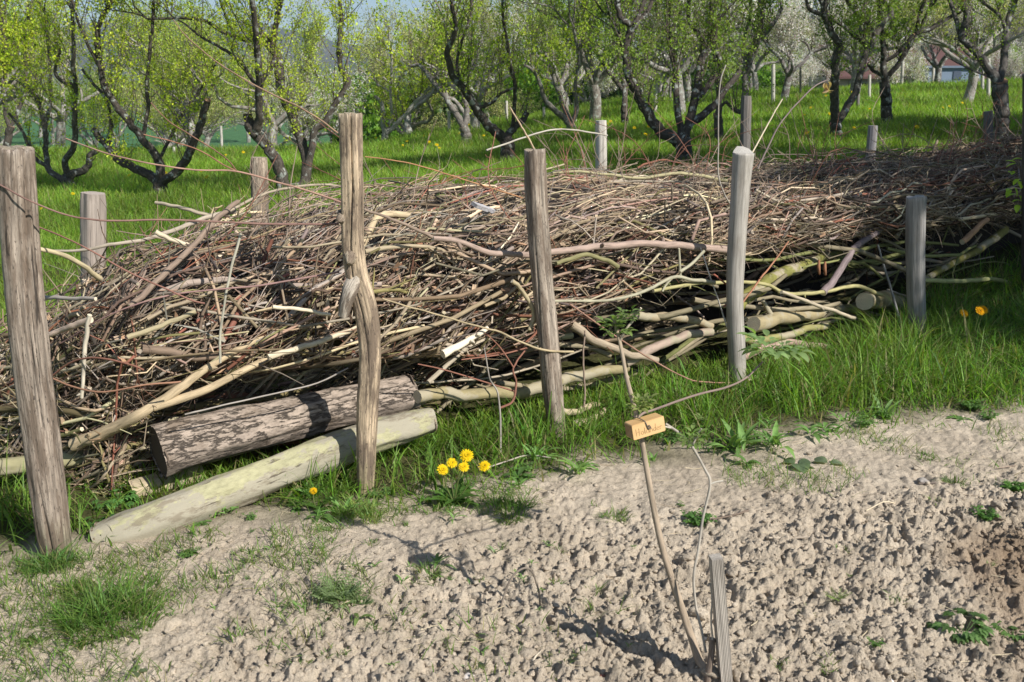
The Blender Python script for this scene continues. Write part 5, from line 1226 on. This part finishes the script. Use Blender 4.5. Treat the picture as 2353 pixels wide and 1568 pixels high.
traced_tree('straight dark fruit tree with a curved arm reaching right, right of the two-stemmed tree', (2037,266), 18.5, [
 ([(2037,268),(2036,225),(2034,190)],28,26), ([(2034,190),(2030,165),(2032,130),(2028,85),(2022,40),(2020,0)],18,12), ([(2040,185),(2062,150),(2080,120),(2100,84),(2114,66)],14,12), ([(2030,140),(2060,126),(2084,98),(2100,78)],10,8), ([(2106,78),(2140,66),(2160,52),(2184,40)],13,10), ([(2104,70),(2114,30),(2126,0)],12,8), ([(2026,175),(2008,164),(1996,150)],9,7)], DG, seed=13, tint=(.07,.062,.052))
traced_tree('thick gnarled fruit tree at the far right, its foot behind a dim grey post', (2298,298), 14.0, [
 ([(2300,312),(2302,270),(2298,220),(2294,186)],36,38), ([(2292,188),(2272,158),(2250,130),(2226,104),(2206,88)],24,17), ([(2206,88),(2216,60),(2222,36),(2212,0)],20,16), ([(2206,88),(2196,40),(2186,10)],12,12),
 ([(2302,188),(2306,150),(2310,110),(2312,70),(2318,40),(2330,12)],20,13), ([(2310,80),(2300,40),(2270,14),(2250,0)],9,7), ([(2296,190),(2270,176),(2230,160),(2170,128)],6,4)], DG, seed=14, tint=(.10,.09,.08))
traced_tree('fruit tree at the very left edge, behind the top of the nearest post', (16,340), 21., [
 ([(16,345),(20,310),(26,290)],20,18), ([(26,290),(14,260),(8,200),(14,140),(6,60),(0,0)],14,8), ([(26,290),(44,250),(60,200),(58,120),(66,40)],12,7)], LG, seed=15, dens=10)

# rows further back: a few grown trees, each copied
rng = np.random.default_rng(77)
protos = []
def proto_tree(leafcol, blossom, bark, tint, H=1.0, dens=5.5, per=4, size=.046):
    root = empty('fruit_tree', (0,0,0)); wood = Acc(); centers = []
    a0 = np.array([0,0,-.15]); tr = np.array([rng.normal(0,.12), rng.normal(0,.12), .85*H]); pts = smooth_path([a0, tr*.5+rng.normal(0,.04,3), tr], 9)
    tube(wood, pts, np.linspace(.15,.105,9), k=10, tint=tint, rough=.14, rs=int(rng.integers(1,90)), capstart=False)
    nb = rng.integers(4,6); off = rng.uniform(0,6)
    for i_ in range(nb):
        a = off+i_*6.283/nb+rng.normal(0,.25); e = rng.uniform(.5,1.05); grow(wood, tr, np.array([math.cos(a)*math.cos(e), math.sin(a)*math.cos(e), math.sin(e)]), .075, rng.uniform(1.2,1.8)*H, 0, centers, dens, tint)
    finish_tree(root, wood, centers, np.zeros(3), leafcol, per, size, bark, blossom, .055)
    return root
protos.append(proto_tree((.42,.50,.08), None, M_treedark, (.26,.23,.20)))
protos.append(proto_tree((.34,.46,.06), None, M_treedark, (.20,.175,.15)))
protos.append(proto_tree((.36,.43,.10), ((.80,.78,.74), .55, 8), M_treedark, (.22,.20,.18)))
protos.append(proto_tree((.28,.34,.09), ((.78,.75,.72), .70, 9), M_treedark, (.15,.13,.12)))
protos.append(proto_tree((.50,.52,.20), None, M_treedark, (.30,.27,.24), dens=8, per=3))
used = set()
def copy_tree(o, loc, rz, s):
    if o.name not in used: used.add(o.name); c = o
    else:
        c = o.copy(); COL.objects.link(c)
        for ch in list(o.children): d = ch.copy(); COL.objects.link(d); d.parent = c
    c.location = loc; c.rotation_euler = (0,0,rz); c.scale = (s,)*3; return c
rk = random.Random(5)
LAB = ['pale green leafy fruit tree in the far rows','bright green fruit tree in the far rows','fruit tree with white blossom in the far rows','blossoming white fruit tree with dark bark in the far rows','fine-twigged light yellow-green fruit tree in the far rows']
for Yr, xs_, ks in ((25,(-13.6,-8.6,-1.5,2.0,4.6,10.4),(1,0,4,1,2,4)), (30,(-15.4,-12.8,-9.6,-6.8,-3.4,-.6,2.2,4.8,7.4,10,15.8),(4,4,1,0,4,2,1,2,3,2,3)), (36,(-19,-13,-7.6,-4.2,-1,2.2,5.4,8.6,11.6,16.5,21),(1,4,2,0,4,4,3,2,3,3,2)),
                     (43,(-22,-5,-1.3,2.6,6.4,10,13.8,18,24),(4,4,4,2,4,3,2,3,2)), (52,(-4,1,5,10,15,20,26),(4,4,4,2,3,2,3))):
    for x, k_ in zip(xs_, ks):
        xx, yy = x+rk.uniform(-.6,.6), Yr+rk.uniform(-1.2,1.2)
        if .40 < xx/yy < .44 and 27 < yy < 33: continue             # the gap where the house shows
        o = copy_tree(protos[k_], (xx, yy, float(T(xx, yy))), rk.uniform(0,6.28), rk.uniform(.85,1.15))
        sd = 'left' if xx < -4 else 'middle' if xx < 4 else 'right'
        tag(o, LAB[k_]+', '+sd+' part', 'fruit tree', LAB[k_]+', '+sd)
# dense green shrubs in the middle distance
def shrub_proto(col):
    root = empty('shrub', (0,0,0)); A = Acc()
    for i_ in range(7):
        a = i_*.9; tube(A, smooth_path([(0,0,-.1),(math.cos(a)*.3,math.sin(a)*.3,.9),(math.cos(a)*.7,math.sin(a)*.7,2.2)], 7), np.linspace(.04,.015,7), k=5, tint=(.12,.1,.08))
    A.build('stems', M_treedark, parent=root)
    n = 5200; p = rng.normal(0,1,(n,3)); p /= np.linalg.norm(p,axis=1)[:,None]; r = (.72+.3*vnoise(p[:,0]*2.2, p[:,1]*2.2, p[:,2]*2.2, 5)+.18*vnoise(p[:,0]*6, p[:,1]*6, p[:,2]*6, 6))*rng.uniform(.6,1,n)**.5
    p = p*r[:,None]*[1.5,1.5,1.7]+[0,0,1.5]; p = p[p[:,2] > .02]
    B = Acc(); leaf_cloud(B, p, 1, .15, col, .05, .3); B.build('crown', M_leaf, parent=root); return root
SP = [shrub_proto((.16,.30,.035)), shrub_proto((.07,.13,.03))]
for i_, (x, y, k_, s) in enumerate(((-5.8,42,0,1.5),(-3.0,44,1,1.6),(.5,47,0,1.4),(4,48,1,1.4),(-.8,56,1,1.9),(9,50,1,1.3),(-7,58,1,2.2),(3,58,1,1.8),(13,54,0,1.2))):
    o = copy_tree(SP[k_], (x, y, float(T(x,y))), i_*1.3, s)
    tag(o, ('bright' if k_ == 0 else 'dark')+' green dense shrub behind the orchard rows, '+('left' if x < -6 else 'middle' if x < 3 else 'right'), 'shrub', ('bright' if k_ == 0 else 'dark')+' shrubs behind the orchard, '+('left' if x < -6 else 'middle' if x < 3 else 'right'))
for i_ in range(58):
    y = rk.uniform(78,150); x = y*(-.62+1.25*((i_*0.618) % 1))+rk.uniform(-2,2)
    if .38 < x/y < .47: continue
    o = copy_tree(protos[rk.choice([0,1,1,4])], (x, y, float(T(x,y))-.3), rk.uniform(0,6), rk.uniform(1.7,2.4)+(.3 if x > 0 else 0))
    tag(o, 'tall distant tree beyond the orchard at the foot of the hills', 'tree', 'distant trees at the foot of the hills')

# slim tree stakes in the orchard
for x, y0, y1, w in ((507,344,290,6),(400,356,338,6),(850,320,282,6),(937,312,268,6),(1032,308,256,7),(1164,282,232,7),(1250,278,246,6),(1322,282,200,7),(1368,268,226,6),(1506,268,184,8),(1777,244,148,9),(1804,214,188,6),(1862,202,176,5),(1998,226,172,7),(1972,252,216,8),
                     (2074,184,136,7),(2147,178,124,7),(2258,210,118,8),(2272,226,134,9),(2238,176,140,6),(1540,235,190,5),(958,305,272,5),(1440,262,220,5),(1840,222,150,5),(1118,285,240,5)):
    g = G(x, y0); z = float(T(g[0], g[1])); t_ = P(x+rk.uniform(-1,1), y1, g[1]); A = Acc()
    lt_ = x not in (1540,1840,1972); n = 6
    tube(A, np.array([g[0],g[1],z-.1])+(t_-np.array([g[0],g[1],z-.1]))*np.linspace(0,1,n)[:,None], [rad(w, g[1], y0)]*(n-1)+[rad(w*.9, g[1], y0)], k=8, tint=(.50,.47,.41) if lt_ else (.2,.18,.16), cap=(.5,.47,.4), rough=.04)
    sd = 'left' if x < 700 else 'middle' if x < 1450 else 'right'
    tag(A.build('tree_stake', M_greypost, origin=(g[0],g[1],z)), f'slim {"pale" if lt_ else "dark"} tree stake in the {sd} part of the orchard', 'stake', f'{"pale" if lt_ else "dark"} tree stakes in the {sd} part of the orchard')

# house with a red roof and a pale blue shed behind the right-hand trees
def box(acc, x0, x1, y0, y1, z0, z1, c):
    v = np.array([[x0,y0,z0],[x1,y0,z0],[x1,y1,z0],[x0,y1,z0],[x0,y0,z1],[x1,y0,z1],[x1,y1,z1],[x0,y1,z1]])
    acc.add(v, q=[[3,2,1,0],[4,5,6,7],[0,1,5,4],[1,2,6,5],[2,3,7,6],[3,0,4,7]], c=c)
hb = np.array([25.5, 66., 0.]); hb[2] = float(T(hb[0], hb[1]))
hz = P(2120,180,66)[2]-1.2; hb[2] = hz
house = empty('house', hb, 'low house with a wide weathered red tiled roof behind the right-hand fruit trees', 'house')
A = Acc(); box(A, -5, 6.5, -.2, 7, -3, 1.3, (.42,.33,.27)); A.build('wall', M_plain, parent=house, smooth=False)
A = Acc(); v = np.array([[-5.6,-.8,1.15],[7.1,-.8,1.15],[7.1,3.4,3.3],[-5.6,3.4,3.3],[-5.6,7.6,1.15],[7.1,7.6,1.15]]); v2 = v+[0,0,.14]
A.add(np.vstack([v, v2]), q=[[6,7,8,9],[9,8,11,10],[1,0,3,2],[2,3,4,5],[0,1,7,6],[5,4,10,11],[0,6,9,3],[3,9,10,4],[7,1,2,8],[8,2,5,11]], c=(.115,.06,.052)); A.build('roof', M_plain, parent=house, smooth=False)
for xx in (-3.4, -.8, 2.0, 4.6):
    A = Acc(); box(A, xx-.55, xx+.55, -.26, -.2, -.3, .9, (.05,.055,.06)); f = A.build('window', M_plain, parent=house, smooth=False)
    B = Acc(); box(B, xx-.62, xx+.62, -.3, -.262, .9, 1.0, (.3,.28,.26)); box(B, xx-.62, xx+.62, -.3, -.262, -.4, -.3, (.3,.28,.26)); box(B, xx-.03, xx+.03, -.3, -.262, -.3, .9, (.3,.28,.26)); B.build('frame', M_plain, parent=f, smooth=False)
sb = P(2185,178,52); shed = empty('shed', sb, 'low pale blue shed showing over the meadow crest in front of the red-roofed house', 'shed')
A = Acc(); box(A, -1.3, 1.5, 0, 2, -1.2, .45, (.19,.24,.32)); A.build('wall', M_plain, parent=shed, smooth=False)
A = Acc(); box(A, -1.45, 1.65, -.15, 2.1, .452, .56, (.16,.20,.26)); A.build('roof', M_plain, parent=shed, smooth=False)
A = Acc(); box(A, .1, .5, -.04, -.002, -.1, .3, (.08,.1,.14)); A.build('window', M_plain, parent=shed, smooth=False)

# leafy branch beside the post at the right edge
A = Acc(); B = Acc()
lt = smooth_path([P(2400,640,7.3),P(2372,560,7.25),P(2350,470,7.2),P(2345,400,7.2),P(2338,360,7.2)], 12); tube(A, lt, np.linspace(.008,.003,12), k=6, tint=(.25,.2,.13))
root = empty('leafy_shoot', lt[0], 'shoot with fresh bright green leaves at the right edge, in front of the dark post', 'shoot'); A.build('stem', M_stick, parent=root, origin=lt[0])
for x, y in ((2338,380),(2330,402),(2345,415),(2326,425),(2348,440),(2335,450),(2350,395),(2340,470),(2352,462),(2322,440),(2348,366)):
    for _ in range(2): add_leaf(B, P(x+rng.uniform(-5,5), y+rng.uniform(-5,5), 7.2+rng.uniform(-.06,.06)), (rng.uniform(-1,.6), rng.uniform(-1,.3), rng.uniform(-.5,.6)), .085, .02, (.55,.75,.06), n=8)  # leaf green raised to stand in for sun the shade trees block
B.build('leaves', M_leaf, parent=root, origin=lt[0])

# big trees to the right of the view, which shade the right part of the pile and the orchard
rng = np.random.default_rng(99)
def shade_tree(x, y, zc, R, n, lab):
    z = float(T(x,y)); org = np.array([x,y,z]); root = empty('broadleaf_tree', org, lab, 'tree'); A = Acc()
    tube(A, smooth_path([(x,y,z-.2),(x+.1,y,z+1.6),(x,y+.1,zc-R*.4),(x,y,zc+R*.3)], 14), np.linspace(.28,.08,14), k=14, tint=(.14,.12,.1), rough=.12, capstart=False)
    for i_ in range(14):
        a = i_*2.4; e = rng.uniform(-.1,1.0); d = np.array([math.cos(a)*math.cos(e), math.sin(a)*math.cos(e), math.sin(e)]); p = np.array([x,y,zc-R*.5+i_*R*.07])
        tube(A, smooth_path([p, p+d*R*.5+rng.normal(0,.15,3), p+d*R*.9], 8), np.linspace(.09,.02,8), k=7, tint=(.14,.12,.1))
    A.build('trunk', M_tree, parent=root, origin=org)
    p = rng.normal(0,1,(n,3)); p /= np.linalg.norm(p,axis=1)[:,None]; r = rng.random(n)**.4*(1+.3*vnoise(p[:,0]*2,p[:,1]*2,p[:,2]*2,int(n%50)))
    p = p*r[:,None]*R*[1,1,.8]; kp = vnoise(p[:,0]*.9+x, p[:,1]*.9, p[:,2]*.9, 3) > -.35
    B = Acc(); leaf_cloud(B, p[kp]+[x,y,zc], 1, .17, (.09,.16,.03), .05); B.build('crown', M_leaf, parent=root, origin=org)
shade_tree(9.0, 3.6, 5.3, 2.3, 10500, 'big leafy tree standing right of the garden bed')
shade_tree(12.6, 6.8, 5.4, 2.9, 13000, 'big leafy tree standing right of the brush pile')
shade_tree(8.6, 8.4, 5.8, 2.0, 6000, 'slim leafy tree standing right of the orchard row')
shade_tree(12.8, 12.3, 6.2, 2.6, 9500, 'big leafy tree beside the right-hand orchard trees')
shade_tree(17.5, 11.5, 6.2, 3.2, 15000, 'big leafy tree on the meadow rise to the right')

# ------------------------------------------------------------------ air that turns the far hills blue
import bmesh
bm = bmesh.new(); bmesh.ops.create_cube(bm, size=1); me = bpy.data.meshes.new('haze'); bm.to_mesh(me); bm.free()
hz_ = bpy.data.objects.new('haze', me); COL.objects.link(hz_); hz_.location = (0, 1200, 90); hz_.scale = (5400, 3900, 212)
m, n, N, L = new_mat('air'); pv = N('ShaderNodeVolumePrincipled'); pv.inputs['Color'].default_value = (.62,.78,1,1); pv.inputs['Density'].default_value = .00030; pv.inputs['Anisotropy'].default_value = .2
L(pv.outputs['Volume'], N('ShaderNodeOutputMaterial').inputs['Volume']); me.materials.append(m); tag(hz_, kind='stuff')
